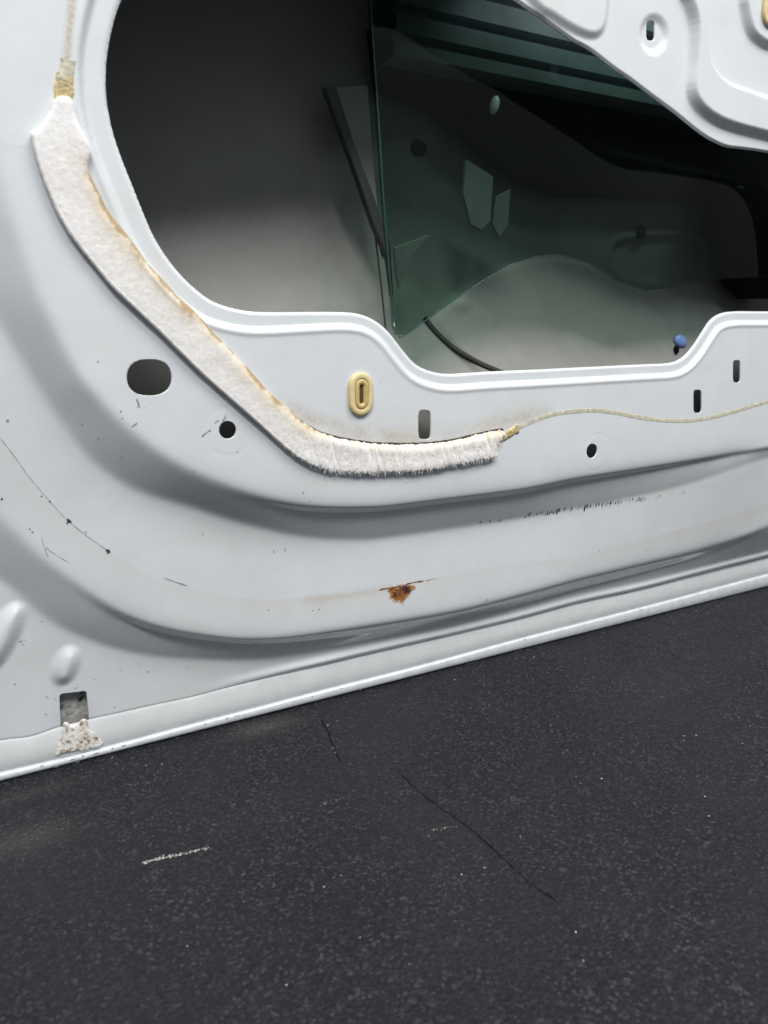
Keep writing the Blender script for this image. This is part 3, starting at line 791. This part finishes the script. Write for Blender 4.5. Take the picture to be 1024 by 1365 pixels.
slab('hole_shade_plate', [(76.1,248.9,25),(111.8,250.4,25),(154.4,237.7,25),(212.3,234.1,25),(249.7,225,25),(278.5,204.5,25),(321.9,197.4,25),(404.9,196.2,25),(500.6,199.6,25),(559.5,229.4,25),(685.3,240.7,25),(703.6,154.1,25),(441,132.7,25),(323.9,144.1,25),(185.1,157.6,25),(137.5,169,25),(80,201.1,25)], 34, 35.2, M_hole_shade, 0.0004)  # plate added behind the holes so they read as shaded grey
slab('drain_plate', [(29.6,53.9,39),(62.8,55.8,39),(58.8,7.5,39),(25.2,7.3,39)], 39.0, 39.6, M_grimy, 0.0004)


def lathe_blob(name, c, y, rx, rz, prof, mat, n=20, rot=0.0):
    verts = []; faces = []
    for (s, h) in prof:
        for k in range(n):
            a = 2 * math.pi * k / n
            X, Z = rx * s * math.cos(a), rz * s * math.sin(a)
            verts.append(((c[0] + X * math.cos(rot) - Z * math.sin(rot)) / 1000, (y - h) / 1000, (c[1] + X * math.sin(rot) + Z * math.cos(rot)) / 1000))
    for q in range(len(prof) - 1):
        for k in range(n):
            faces.append((q * n + k, q * n + (k + 1) % n, (q + 1) * n + (k + 1) % n, (q + 1) * n + k))
    faces.append(tuple((len(prof) - 1) * n + k for k in range(n)))
    return P(link_mesh(name, verts, faces, mat, door))


DOME = [(0.9, 0), (1.0, 0.6), (1.0, 1.6), (0.9, 2.6), (0.7, 3.5), (0.4, 4.1), (0.12, 4.3)]
for (px_c, rx, rz, rot, mat) in (([(598.1,237,99)][0], 8.6, 5.8, -0.35, M_blue), ([(555.3,332.3,99)][0], 5.5, 6.5, 0, M_black),
                                 ([(366,405.3,99)][0], 3.6, 6.5, -0.3, M_white_pl), ([(638.6,370.2,76)][0], 4.5, 2.2, 0, M_rail),  # final dome here stands in for a highlight on the black panel
                                 ([(302.8,370.3,99)][0], 6.5, 5.5, 0, M_black)):
    y = px_c[2] if px_c[2] < 90 else float(skf(px_c[0], px_c[1])) - (0 if px_c[1] < 365 else 30)
    lathe_blob('clip_or_highlight', px_c, y, rx, rz, DOME, mat, 20, rot)
st = [(590.5,229.6,96)][0]
lathe_blob('clip_stem', st, float(skf(st[0], st[1])), 2.4, 4.2, DOME, M_black, 14)

# ------------------------------------------------------------------ yellow grommets in the plate


def pill(w, h, k=10):
    r = w; s = h - w
    o = [(r * math.cos(a), s + r * math.sin(a)) for a in np.linspace(0, math.pi, k)]
    o += [(r * math.cos(a), -s + r * math.sin(a)) for a in np.linspace(math.pi, 2 * math.pi, k)]
    return np.array(o)


def grommet(c, y, w, h):
    def ring_mesh(name, rings, mat, parent, cap=True):
        verts = []; faces = []; n = 20
        for (ww, hh, hgt) in rings:
            for p in pill(ww, hh):
                verts.append(((c[0] + p[0]) / 1000, (y - hgt) / 1000, (c[1] + p[1]) / 1000))
        for q in range(len(rings) - 1):
            for k in range(n):
                faces.append((q * n + k, q * n + (k + 1) % n, (q + 1) * n + (k + 1) % n, (q + 1) * n + k))
        if cap:
            faces.append(tuple((len(rings) - 1) * n + k for k in range(n)))
        return P(link_mesh(name, verts, faces, mat, door))
    g = ring_mesh('grommet', [(w, h, -1), (w, h, 1.2), (w - 0.35, h - 0.35, 2.0), (w - 1.1, h - 1.1, 2.35), (w * 0.60, h * 0.75, 2.4), (w * 0.57, h * 0.72, 2.2), (w * 0.56, h * 0.71, 1.0)], M_grommet, door)
    c1 = ring_mesh('grommet_core', [(w * 0.54, h * 0.70, 0.9), (w * 0.53, h * 0.69, 2.1), (w * 0.48, h * 0.66, 2.5), (w * 0.22, h * 0.47, 2.5), (w * 0.17, h * 0.44, 1.2)], M_grommet_in, door)
    c2 = ring_mesh('grommet_slot', [(w * 0.19, h * 0.46, 1.1), (w * 0.19, h * 0.46, 1.25), (w * 0.12, h * 0.42, 1.3)], M_slot, door)
    for ch in (c1, c2):
        ch.parent = g
        ch.matrix_parent_inverse = (Matrix.Translation(DOOR_OFF) @ g.matrix_parent_inverse).inverted() if False else Matrix.Identity(4)
    return g


gc = [(214.9,211.5,0)][0]
grommet(gc, float(surf(gc[0], gc[1])), 8.2, 12.9)
gc2 = [(544.9,475.5,0)][0]
grommet(gc2, float(surf(gc2[0], gc2[1])), 9.0, 15.5)

# ------------------------------------------------------------------ torn foam strip
FO = smooth_curve([(46.4,335,-3),(47.8,324.1,-3),(50.6,313.1,-3),(55.2,300.4,-3),(60.9,290,-3),(68.5,279.7,-3),(76.4,269.4,-3),(86.4,259.2,-3),(96.9,249,-3),(107.7,237.5,-3),(118.9,226,-3),(130.7,214.9,-3),(142.9,203.7,-3),(155.7,191.6,-3),(166.7,181.3,-3),(178.2,172.9,-3),(192.6,166.7,-3),(207.6,163.9,-3),(223.1,162.5,-3),(244.6,161.4,-3),(267.1,161.3,-3),(290.5,163.2,-3),(314.3,164.7,-3),(316.7,168.1,-3),(316.5,173.1,-3),(319.5,176,-3),(322.5,178.8,-3),(322.4,182.3,-3),(319.2,183,-3),(302,181.2,-3),(278.3,178.4,-3),(255.5,178.2,-3),(233.7,179.8,-3),(218,181.9,-3),(202.8,185.2,-3),(188.2,189.8,-3),(176.5,197.1,-3),(167.5,205.3,-3),(157.4,214.2,-3),(148.2,224.8,-3),(140,233.8,-3),(132,241.8,-3),(124.3,250,-3),(116.8,259.1,-3),(109.4,265.8,-3),(102.3,274.1,-3),(95.4,281,-3),(88.8,290.3,-3),(82.3,298.7,-3),(77.5,305.2,-3),(74.6,311.7,-3),(70.9,319.7,-3),(69.6,323.9,-3),(71.4,329.6,-3),(70.8,334.4,-3),(68,339.9,-3),(66,346.7,-3),(65.4,351.3,-3),(63.3,353.2,-3),(58.4,352,-3),(55.7,347,-3),(52.8,342.6,-3),(49.2,337.8,-3)], 3, True)
FO_LOW = smooth_curve([(46.4,335,-3),(47.8,324.1,-3),(50.6,313.1,-3),(55.2,300.4,-3),(60.9,290,-3),(68.5,279.7,-3),(76.4,269.4,-3),(86.4,259.2,-3),(96.9,249,-3),(107.7,237.5,-3),(118.9,226,-3),(130.7,214.9,-3),(142.9,203.7,-3),(155.7,191.6,-3),(166.7,181.3,-3),(178.2,172.9,-3),(192.6,166.7,-3),(207.6,163.9,-3),(223.1,162.5,-3),(244.6,161.4,-3),(267.1,161.3,-3),(290.5,163.2,-3),(313.1,164.8,-3)], 3)
FO_UP = smooth_curve([(70.9,319.7,-3),(74.6,311.7,-3),(77.5,305.2,-3),(82.3,298.7,-3),(88.8,290.3,-3),(95.4,281,-3),(109.4,265.8,-3),(124.3,250,-3),(140,233.8,-3),(157.4,214.2,-3),(176.5,197.1,-3),(188.2,189.8,-3),(218,181.9,-3),(255.5,178.2,-3),(302,181.2,-3),(331.8,184.3,-3)], 3)
df = 0.5
fu = np.arange(FO[:, 0].min() - 3, FO[:, 0].max() + 3, df); fv = np.arange(FO[:, 1].min() - 3, FO[:, 1].max() + 3, df)
GU, GV = np.meshgrid(fu, fv, indexing='ij')
near = dist_poly(GU, GV, FO[::3], True)
fsd = -sdf(GU, GV, FO)
fsd += fbm(GU / 1.4, GV / 3.0, 61, 3) * (0.15 + 0.85 * sstep(150, 185, GU))
dlow = dist_poly(GU, GV, FO_LOW)
dup = dist_poly(GU, GV, FO_UP)
tufty = sstep(165, 195, GU)
FT = 3.4 + 0.3 * fbm(GU / 14, GV / 14, 63, 3) + 0.09 * fbm(GU / 1.2, GV / 1.2, 64, 3) + 0.34 * tufty * fbm(GU / 1.1, GV / 4.2, 65, 3) + 0.15 * tufty * np.sin(fsd * 0.42).clip(0, 1) + 0.5 * tufty * fbm(GU / 7, GV / 30, 66, 2)
FT -= 1.0 * tufty * sstep(0.25, 0.75, fbm(GU / 3.2 + 0.25 * GV / 3.2, GV / 30, 72, 3))
FT -= 1.3 * np.exp(-np.maximum(fsd, 0) / 0.9)
FT += 0.55 * np.exp(-((dlow - 0.6) / 0.8) ** 2) * (1 - tufty)          # curled bright lip of the peeled lower edge
FT -= 1.1 * np.exp(-(dup / 2.5) ** 2)
STAIN = 1.35 * np.exp(-(dup / 5.0)) * (0.95 + 0.8 * fbm(GU / 8, GV / 8, 67)) * (1 - 0.6 * tufty)
STAIN = np.clip(STAIN + 0.5 * tufty * (fbm(GU / 4, GV / 9, 69) > 0.25) * 0.35 + 0.3 * sstep(305, 318, GU), 0, 1.2)
ft = sampler(FT, fu, fv); st_s = sampler(STAIN, fu, fv); dl_s = sampler(dlow, fu, fv)


def foam_top(u, v):
    return u / 1000, (surf(u, v) - ft(u, v) - 0.6) / 1000, v / 1000


def foam_rim(u, v):
    lifted = np.exp(-(dl_s(u, v) / 2.5) ** 2)
    return u / 1000, (surf(u, v) - ft(u, v) - 0.6 + 2.5 + (1 - lifted) * 1.9) / 1000, v / 1000


P(clipped_sheet('foam_strip', fu, fv, fsd, foam_top, foam_rim, M_foam, door, {'stain': st_s}))
# dark adhesive backing: underside that keeps the strip off the paint, widened along the upper edge to paint its shadow gap
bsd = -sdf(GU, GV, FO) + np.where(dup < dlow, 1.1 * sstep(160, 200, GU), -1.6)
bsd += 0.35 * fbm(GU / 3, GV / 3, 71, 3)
P(clipped_sheet('foam_backing_and_gap', fu, fv, bsd, lambda u, v: (u / 1000, (surf(u, v) - 0.5) / 1000, v / 1000),
                lambda u, v: (u / 1000, (surf(u, v) + 0.2) / 1000, v / 1000), M_backing_gap, door))

# fibres of the torn foam
fs_s = sampler(fsd, fu, fv)
verts = []; faces = []
cnt = 0
for _ in range(30000):
    if cnt >= 1700:
        break
    u = random.uniform(fu[0], fu[-1]); v = random.uniform(fv[0], fv[-1])
    s = float(fs_s(u, v))
    tw = min(1, max(0, (u - 150) / 40))
    if s < 0.0 or random.random() > 0.12 + 0.88 * tw:
        continue
    cnt += 1
    L = random.uniform(1.2, 3.8) * (0.3 + 0.7 * tw)
    ang = random.gauss(-math.pi / 2, 0.35) if random.random() < 0.7 else random.uniform(0, 2 * math.pi)
    h0 = float(surf(u, v) - ft(u, v) - 0.6)
    du_, dv_ = math.cos(ang) * L, math.sin(ang) * L
    out = random.uniform(0.05, 0.45)
    w = random.uniform(0.06, 0.15)
    nx, nz = -math.sin(ang) * w, math.cos(ang) * w
    b0 = len(verts)
    verts += [((u - nx) / 1000, (h0 + 0.3) / 1000, (v - nz) / 1000), ((u + nx) / 1000, (h0 + 0.3) / 1000, (v + nz) / 1000),
              ((u + du_ * .6 + nx * .7) / 1000, (h0 - out) / 1000, (v + dv_ * .6 + nz * .7) / 1000), ((u + du_ * .6 - nx * .7) / 1000, (h0 - out) / 1000, (v + dv_ * .6 - nz * .7) / 1000),
              ((u + du_) / 1000, (h0 - out * 0.6) / 1000, (v + dv_) / 1000)]
    faces += [(b0, b0 + 1, b0 + 2, b0 + 3), (b0 + 3, b0 + 2, b0 + 4)]
fb = P(link_mesh('foam_fibre', verts, faces, M_fibre, door, False)); fb['kind'] = 'stuff'

# ------------------------------------------------------------------ dried adhesive bead running on from the strip


def bead(name, pts, width, hgt, mat, seed, rough=0.3):
    Q = smooth_curve(np.array([p[:2] for p in pts]), 14)
    n = len(Q)
    T = np.gradient(Q, axis=0); T /= np.linalg.norm(T, axis=1)[:, None] + 1e-9
    N = np.stack([-T[:, 1], T[:, 0]], 1)
    s = np.cumsum(np.r_[0, np.linalg.norm(np.diff(Q, axis=0), axis=1)])
    verts = []; faces = []; m = 11
    for i in range(n):
        w = width * (1 + rough * float(fbm(np.array([s[i] / 3.5]), np.array([seed]), seed)[0]))
        for k in range(m):
            a = -1 + 2 * k / (m - 1)
            p = Q[i] + N[i] * a * w / 2
            h = hgt * max(0, 1 - abs(a) ** 4) * (0.8 + rough * float(fbm(np.array([s[i] / 2.2]), np.array([a * 1.7 + seed]), seed + 3)[0])) - 0.12
            verts.append((p[0] / 1000, (float(surf(p[0], p[1])) - h) / 1000, p[1] / 1000))
    for i in range(n - 1):
        for k in range(m - 1):
            faces.append((i * m + k, (i + 1) * m + k, (i + 1) * m + k + 1, i * m + k + 1))
    return P(link_mesh(name, verts, faces, mat, door))


bead('adhesive_bead', [(331.7,182.4,0),(342,185.3,0),(361.6,190.4,0),(382.2,191.9,0),(403.7,191.9,0),(426.2,189,0),(449.9,184.4,0),(474.5,180.7,0),(500,178.6,0),(526.2,178.9,0),(553.1,181.6,0),(580.9,185.7,0),(604,189,0),(660.2,199.5,0),(738.5,206.9,0)], 4.0, 0.36, M_glue, 5, 0.22)
bead('adhesive_lump', [(319.3,176.6,0),(324.3,178.3,0),(329.3,180.5,0),(333,182.3,0),(335.6,183.2,0)], 6.0, 1.5, M_amber, 8, 0.4)
bead('adhesive_lump', [(61.5,349.9,0),(62.2,354.7,0),(62.9,358.9,0),(63.6,362.7,0)], 8.6, 1.2, M_amber, 9, 0.25)
bead('adhesive_lump', [(63.1,360.2,0),(63.9,362.8,0),(64.8,365.4,0),(65.3,367.6,0),(65.5,369.2,0)], 7.2, 1.2, M_glue, 12, 0.25)

# crusty sealant run below the drain slot
CRU = np.array(smooth_curve([(35.6,26.2,33),(39.3,27.1,33),(41.5,23.7,33),(45.9,26.4,33),(49.9,24.3,33),(50.3,19.3,33),(54.1,14.3,33),(57,8.5,33),(54.7,6.7,33),(45.8,6.8,33),(36.7,7.5,33),(30.6,7.8,33),(32,13.8,33),(34.5,18.8,33)], 3, True))
cu = np.arange(CRU[:, 0].min() - 3, CRU[:, 0].max() + 3, 0.4); cv = np.arange(max(0.5, CRU[:, 1].min() - 3), CRU[:, 1].max() + 3, 0.4)
XU, XV = np.meshgrid(cu, cv, indexing='ij')
cs = -0.6 - sdf(XU, XV, CRU) + 1.7 * fbm(XU / 2.8, XV / 2.8, 81, 4)
CH = np.clip(cs, 0, 1.5) * 0.10 + 0.12 * np.abs(fbm(XU / 1.1, XV / 1.1, 83, 3))
ch_s = sampler(CH, cu, cv)
P(clipped_sheet('sealant_crust', cu, cv, cs, lambda u, v: (u / 1000, (32.55 - ch_s(u, v)) / 1000, v / 1000),
                lambda u, v: (u / 1000, u * 0 + 0.0345, v / 1000), M_crust, door))

# ------------------------------------------------------------------ scuffs, chips and scratches on the paint


def draped(name, polys, mat, off=0.12):
    verts = []; faces = []
    for pl in polys:
        b0 = len(verts)
        for (u, v) in pl:
            verts.append((u / 1000, (float(surf(u, v)) - off) / 1000, v / 1000))
        faces.append(tuple(range(b0, b0 + len(pl))))
    o = P(link_mesh(name, verts, faces, mat, door, False))
    o['kind'] = 'stuff'
    return o


def splat(u, v, rx, rz, n=9, jag=0.45, rot=0.0):
    o = []
    for k in range(n):
        a = 2 * math.pi * k / n; q = 1 + random.uniform(-jag, jag)
        x, z = rx * q * math.cos(a), rz * q * math.sin(a)
        o.append((u + x * math.cos(rot) - z * math.sin(rot), v + x * math.sin(rot) + z * math.cos(rot)))
    return o


def line_splats(pts, w):
    """jagged sliver along a traced line"""
    Q = smooth_curve(np.array([p[:2] for p in pts]), 5)
    T = np.gradient(Q, axis=0); T /= np.linalg.norm(T, axis=1)[:, None] + 1e-9
    N = np.stack([-T[:, 1], T[:, 0]], 1)
    n = len(Q); out = []
    ws = [w * random.uniform(0.25, 1.0) * (0.15 if i in (0, n - 1) else 1) for i in range(n)]
    for i in range(n - 1):
        out.append([tuple(Q[i] + N[i] * ws[i]), tuple(Q[i + 1] + N[i + 1] * ws[i + 1]), tuple(Q[i + 1] - N[i + 1] * ws[i + 1]), tuple(Q[i] - N[i] * ws[i])])
    return out


blk = []; gry = []
SC = smooth_curve([(318.7,115.1,16.5),(359.4,115.1,16.5),(403.2,115.1,16.5),(458.5,115.4,16.5),(492.4,115.4,16.5),(528,116,16.5)], 20)
for k in range(420):
    t = random.random()
    if fbm(np.array([t * 26.0]), np.array([4.2]), 133, 2)[0] < random.uniform(-0.45, 0.15):
        continue
    q = SC[int(t * (len(SC) - 1))]
    x = q[0] + random.uniform(-0.6, 0.6)
    heavy = math.exp(-((t - 0.48) / 0.22) ** 2)
    if random.random() > 0.25 + heavy:
        continue
    L = min(7.0, random.expovariate(1 / 2.6) + 0.7) * (0.35 + 0.65 * heavy); w = min(1.1, random.expovariate(1 / 0.4) + 0.12)
    v0 = q[1] + random.uniform(-1.0, 1.6)
    pl = [(x - w * 0.4, v0 + L / 2), (x + w * 0.5, v0 + L / 2 - 0.3), (x + w * 0.8, v0), (x + w * 0.1 + random.uniform(-.3, .3), v0 - L / 2), (x - w * 0.5, v0 - L * 0.1)]
    (blk if random.random() < 0.35 + 0.5 * heavy else gry).append(pl)
for (x, y, a, b) in [(164.1,117.3,17),(171,117.3,17)] and [(p[0], p[1], 0.22, 1.4) for p in [(163.1,116.5,17),(170.5,116.9,17),(464,114.7,17),(523.1,116.5,17)]]:
    blk.append(splat(x, y, a, b))
for p in [(47.9,150.3,17),(66.7,131,17)]:
    blk.append(splat(p[0], p[1], 1.3, 0.8, 8, 0.5, -0.7)); blk.append(splat(p[0] - 0.5, p[1] - 1.0, 0.45, 1.2, 7, 0.4, -0.5))
for p in [(36.1,165.1,17),(39.8,161.9,17),(56,143.1,17),(17.8,165.5,17),(29.1,148.2,17),(30,146.5,17),(119.6,133.3,17),(158.3,79.3,17),(188.2,73.2,17),(192.9,73.3,17),(436.4,77.4,17),(439.9,75,17),(490.3,69.6,17),(413.5,66.6,17),(360.6,101.1,17),(320.1,84.7,17),(246.9,153.9,17)]:
    blk.append(splat(p[0], p[1], random.uniform(.25, .5), random.uniform(.25, .6)))
for p in [(85.4,210.8,0),(84.8,213.5,0)]:
    gry.append(splat(p[0], p[1], 0.45, 1.3, 8, 0.5, 0.3))
gry += line_splats([(84.5,213.9,0),(85.5,211.9,0),(84.5,209.7,0)], 0.5)
gry += line_splats([(117.5,192.5,0),(120.1,194.4,0),(122.7,195.9,0)], 0.65)
gry += line_splats([(129.6,200.4,0),(131,202,0),(131.5,203.6,0)], 0.7)
gry += line_splats([(125,199.4,0),(126.3,200.2,0),(127.6,200.9,0)], 0.5)
gry += line_splats([(81.2,200.1,4),(82.8,201.2,4),(84,201.9,4)], 0.6)
for p in [(67.2,233.6,2),(176.6,155.1,2),(180.8,149.2,2),(76.2,208.4,2),(76.7,204.9,2),(112.4,173.6,2),(58.1,201.7,2),(65.4,194,2),(76.1,183.3,2),(137.2,182.5,2)]:
    gry.append(splat(p[0], p[1], random.uniform(.3, .6), random.uniform(.3, .6)))
gry += line_splats([(20.1,196.8,17),(25.9,186.5,17),(30.5,177.1,17),(33.6,172.1,17)], 0.2)
gry += line_splats([(33.6,172.1,17),(41.1,160.1,17),(48.3,149.9,17),(58,139.4,17),(67.4,130.5,17)], 0.18)
gry += line_splats([(95.6,110.7,17),(101.4,107.4,17),(109,103.4,17)], 0.4)
gry += line_splats([(33.9,143.9,19),(35.3,135.8,19),(36.4,131.5,19)], 0.2)
gry += line_splats([(35.5,137.5,19),(39.5,133.2,19),(45.8,127.6,19)], 0.2)
for p in [(24.4,205.2,17)]:
    gry.append(splat(p[0], p[1], 0.8, 0.9))
for p in [(13.9,57.3,33.5),(44.5,47.1,33.5),(45.7,47.2,33.5),(55.5,50.1,33.5),(70.1,52.5,33.5),(85.9,47.8,33.5),(30.7,91.9,33.5),(57.7,46.7,33.5),(65.2,29.3,33.5),(63.3,10,33.5),(29.4,45.2,33.5),(33.5,42.7,33.5),(27.6,34.8,33.5),(109.5,45.4,33.5),(81.1,53.8,33.5),(19.1,82.2,33.5),(20,80.2,33.5),(21,82.7,33.5)]:
    gry.append(splat(p[0], p[1], random.uniform(.25, .6), random.uniform(.25, .6)))
draped('scuff_mark', blk, M_mark, 0.14)
M_rustline = simple('rust_streak', (0.17, 0.065, 0.018), 0.8, 500, 0.6)
draped('rust_streak', line_splats([(236.7,78.8,17),(245.4,78.7,17),(254.8,78.7,17)], 0.55) + line_splats([(257.2,79.3,17),(265,79.6,17),(272.9,79.4,17)], 0.6) + line_splats([(274.2,79.2,17),(278.5,79.6,17),(282.2,79.5,17)], 0.25), M_rustline, 0.16)
draped('scratch_mark', gry, M_markgrey, 0.12)
dk = []
for p in [(286.4,26.6,33),(293,27.1,33),(327.4,55.6,33),(482.7,27.7,33),(489.8,27.8,33),(522.8,28.4,33)]:
    dk.append(splat(p[0], p[1], random.uniform(1.0, 2.2), 0.35))
draped('chip_mark', dk, M_markgrey, 0.5)
hc = []
for k in range(34):
    x = random.uniform(0, 660); zt = float(np.interp(x, su, vH)); z = random.choice([zt - random.uniform(0.6, 1.4), random.uniform(1.0, 2.0)])
    hc.append([(q[0] / 1000, 0.0317, q[1] / 1000) for q in splat(x, z, random.uniform(.3, 1.8), random.uniform(.12, .35), 8)])
hv = [p for pl in hc for p in pl]; hf = [tuple(range(8 * k, 8 * k + 8)) for k in range(len(hc))]
o = P(link_mesh('chip_mark', hv, hf, M_markgrey, door, False)); o['kind'] = 'stuff'

# ------------------------------------------------------------------ the black rubber mat
mx = np.concatenate([np.linspace(-0.7, -0.12, 30)[:-1], np.arange(-0.12, 0.75, 0.0014), np.linspace(0.75, 1.5, 40)[1:]]) * 1000
my = np.concatenate([np.linspace(-0.8, -0.32, 30)[:-1], np.arange(-0.32, 0.05, 0.0014), np.linspace(0.05, 0.8, 40)[1:]]) * 1000
MX, MY = np.meshgrid(mx, my, indexing='ij')
CRACKS = [[(202.8,-66.5),(202.6,-82),(203.7,-101.3),(208.1,-126.8),(209.2,-147.8),(209.5,-167.8),(209.5,-176.5)], [(189.1,9.8),(187.6,-2.7),(183.7,-16.4),(180.1,-31.4),(178.1,-43.5)],
          [(209.5,-176.5),(210.8,-183.4),(212.1,-188.6),(212.6,-191.5)]]
MH = 0.18 * fbm(MX / 9, MY / 9, 91, 4) + 0.9 * fbm(MX / 160, MY / 160, 92, 2)
MH *= np.where((MX > -140) & (MX < 760) & (MY > -330), 1, 0)
MH = np.minimum(MH - 0.9, -0.02) if False else MH - 0.75
MH[(MY > 20) & (MY < 50)] = np.minimum(MH[(MY > 20) & (MY < 50)], -0.05)
for c in CRACKS:
    MH -= 0.7 * np.exp(-(dist_poly(MX, MY, np.array(c)) / 1.3) ** 2)
DUST = 0.9 * np.exp(-(np.hypot((MX - [(153,19)][0][0]) / 22, (MY - [(153,19)][0][1]) / 9)) ** 2)
DUST = np.maximum(DUST, 0.65 * np.exp(-(np.hypot((MX - [(6.7,-28.6)][0][0]) / 22, (MY - [(6.7,-28.6)][0][1]) / 10)) ** 2))
DUST = np.maximum(DUST, 0.30 * np.exp(-(np.hypot((MX - [(6.5,13.6)][0][0]) / 40, (MY - [(6.5,13.6)][0][1]) / 7)) ** 2))
DUST = np.maximum(DUST, 0.05 * sstep(0, 0.6, fbm(MX / 60, MY / 60, 95, 3)))


def irr_sampler(G):
    def f(u, v):
        i = np.clip(np.searchsorted(mx, u), 0, len(mx) - 1); j = np.clip(np.searchsorted(my, v), 0, len(my) - 1)
        return G[i, j]
    return f


mh_s = irr_sampler(MH)
floor = clipped_sheet('rubber_floor', mx, my, np.ones(MX.shape), lambda u, v: (u / 1000, v / 1000, mh_s(u, v) / 1000), None, M_mat, None,
                      {'dust': irr_sampler(DUST)})
floor['kind'] = 'structure'
floor['label'] = 'black rubber floor covering with fine cracks, pale scratches and dust'


def on_mat(name, polys, mat, off=0.12):
    verts = []; faces = []
    for pl in polys:
        b0 = len(verts)
        hz = max(float(mh_s(np.array([x]), np.array([y]))[0]) for x, y in pl)
        for (x, y) in pl:
            verts.append((x / 1000, y / 1000, (float(mh_s(np.array([x]), np.array([y]))[0]) * 0.5 + hz * 0.5 + off) / 1000))
        faces.append(tuple(range(b0, b0 + len(pl))))
    o = link_mesh(name, verts, faces, mat, None, False)
    return o


cr = []
for c, w in zip(CRACKS, (0.32, 0.55, 0.45)):
    cr += line_splats(c, w)
o = on_mat('floor_crack', cr, M_black, 0.10); o.parent = floor; o['kind'] = 'stuff'

# pale scratch and scattered paint flecks lying on the mat
fl = []
scr = smooth_curve([(56.3,-75),(60.7,-75.7),(66,-76.2),(70.1,-77.2),(74.7,-77.9),(80.8,-78.8),(87.1,-80.4)], 30)
for k in range(150):
    q = scr[min(len(scr) - 1, int(random.random() ** 1.3 * len(scr)))]
    fl.append(splat(q[0] + random.gauss(0, 0.3), q[1] + random.gauss(0, 0.55), random.uniform(.12, .55), random.uniform(.08, .3), 6, 0.5, 0.4))
scr = smooth_curve([(150.7,-75.3),(157.5,-75.2),(168.6,-75.9)], 20)
for k in range(22):
    q = scr[int(random.random() * (len(scr) - 1))]
    fl.append(splat(q[0] + random.gauss(0, 0.6), q[1] + random.gauss(0, 0.8), random.uniform(.08, .22), random.uniform(.08, .2), 6, 0.5))
scr = smooth_curve([(190.2,-122.3),(195.9,-124.1),(202.6,-126.5)], 20)
for k in range(22):
    q = scr[int(random.random() * (len(scr) - 1))]
    fl.append(splat(q[0] + random.gauss(0, 0.3), q[1] + random.gauss(0, 0.4), random.uniform(.1, .35), random.uniform(.06, .2), 6, 0.5))
spots = [(60.8,29),(76.4,10),(84.8,7.1),(104,38.9),(189.7,0.5),(197.7,2.7),(181.1,-25.1),(180.1,-30.4),(198.3,-47.4),(109.3,-51.2),(152.7,-74.9),(60.4,-136.6),(88.9,-175),(125.1,-167.9),(407.3,-5.2),(473.3,-97.9),(595.8,20.8),(606.3,24),(568.8,22.8),(572.9,14),(375.6,-125.3),(387.4,-124.7),(300.2,-130.9),(286.5,-128.4),(337.7,-171.1),(350.5,-155.7),(324.7,-183.7),(380,-121.6),(185,-157),(197.1,-158.5),(198.9,-223),(206.9,-210.1),(244.4,-236.8),(226.6,-149),(404.2,-145.6),(427.2,-134.2),(368.5,19.8),(375.5,17.4),(361.5,22.1),(298.9,15.3),(289,-122),(124.7,-132.8),(131.5,-129.2),(128.8,-122.4)]
for p in spots:
    fl.append(splat(p[0], p[1], random.uniform(.18, .55), random.uniform(.15, .4), 7, 0.5, random.uniform(0, 3)))
for k in range(110):
    x = random.uniform(0, 690); y = random.uniform(-270, 30)
    s = random.uniform(.06, .2) * (1 + x / 900)
    fl.append(splat(x, y, s, s * random.uniform(.5, 1.2), 6, 0.5, random.uniform(0, 3)))
o = on_mat('paint_fleck', fl, M_chip, 0.16)
o['kind'] = 'stuff'
o['label'] = 'tiny pale paint flecks and crumbs scattered over the black rubber floor'
o['category'] = 'debris'
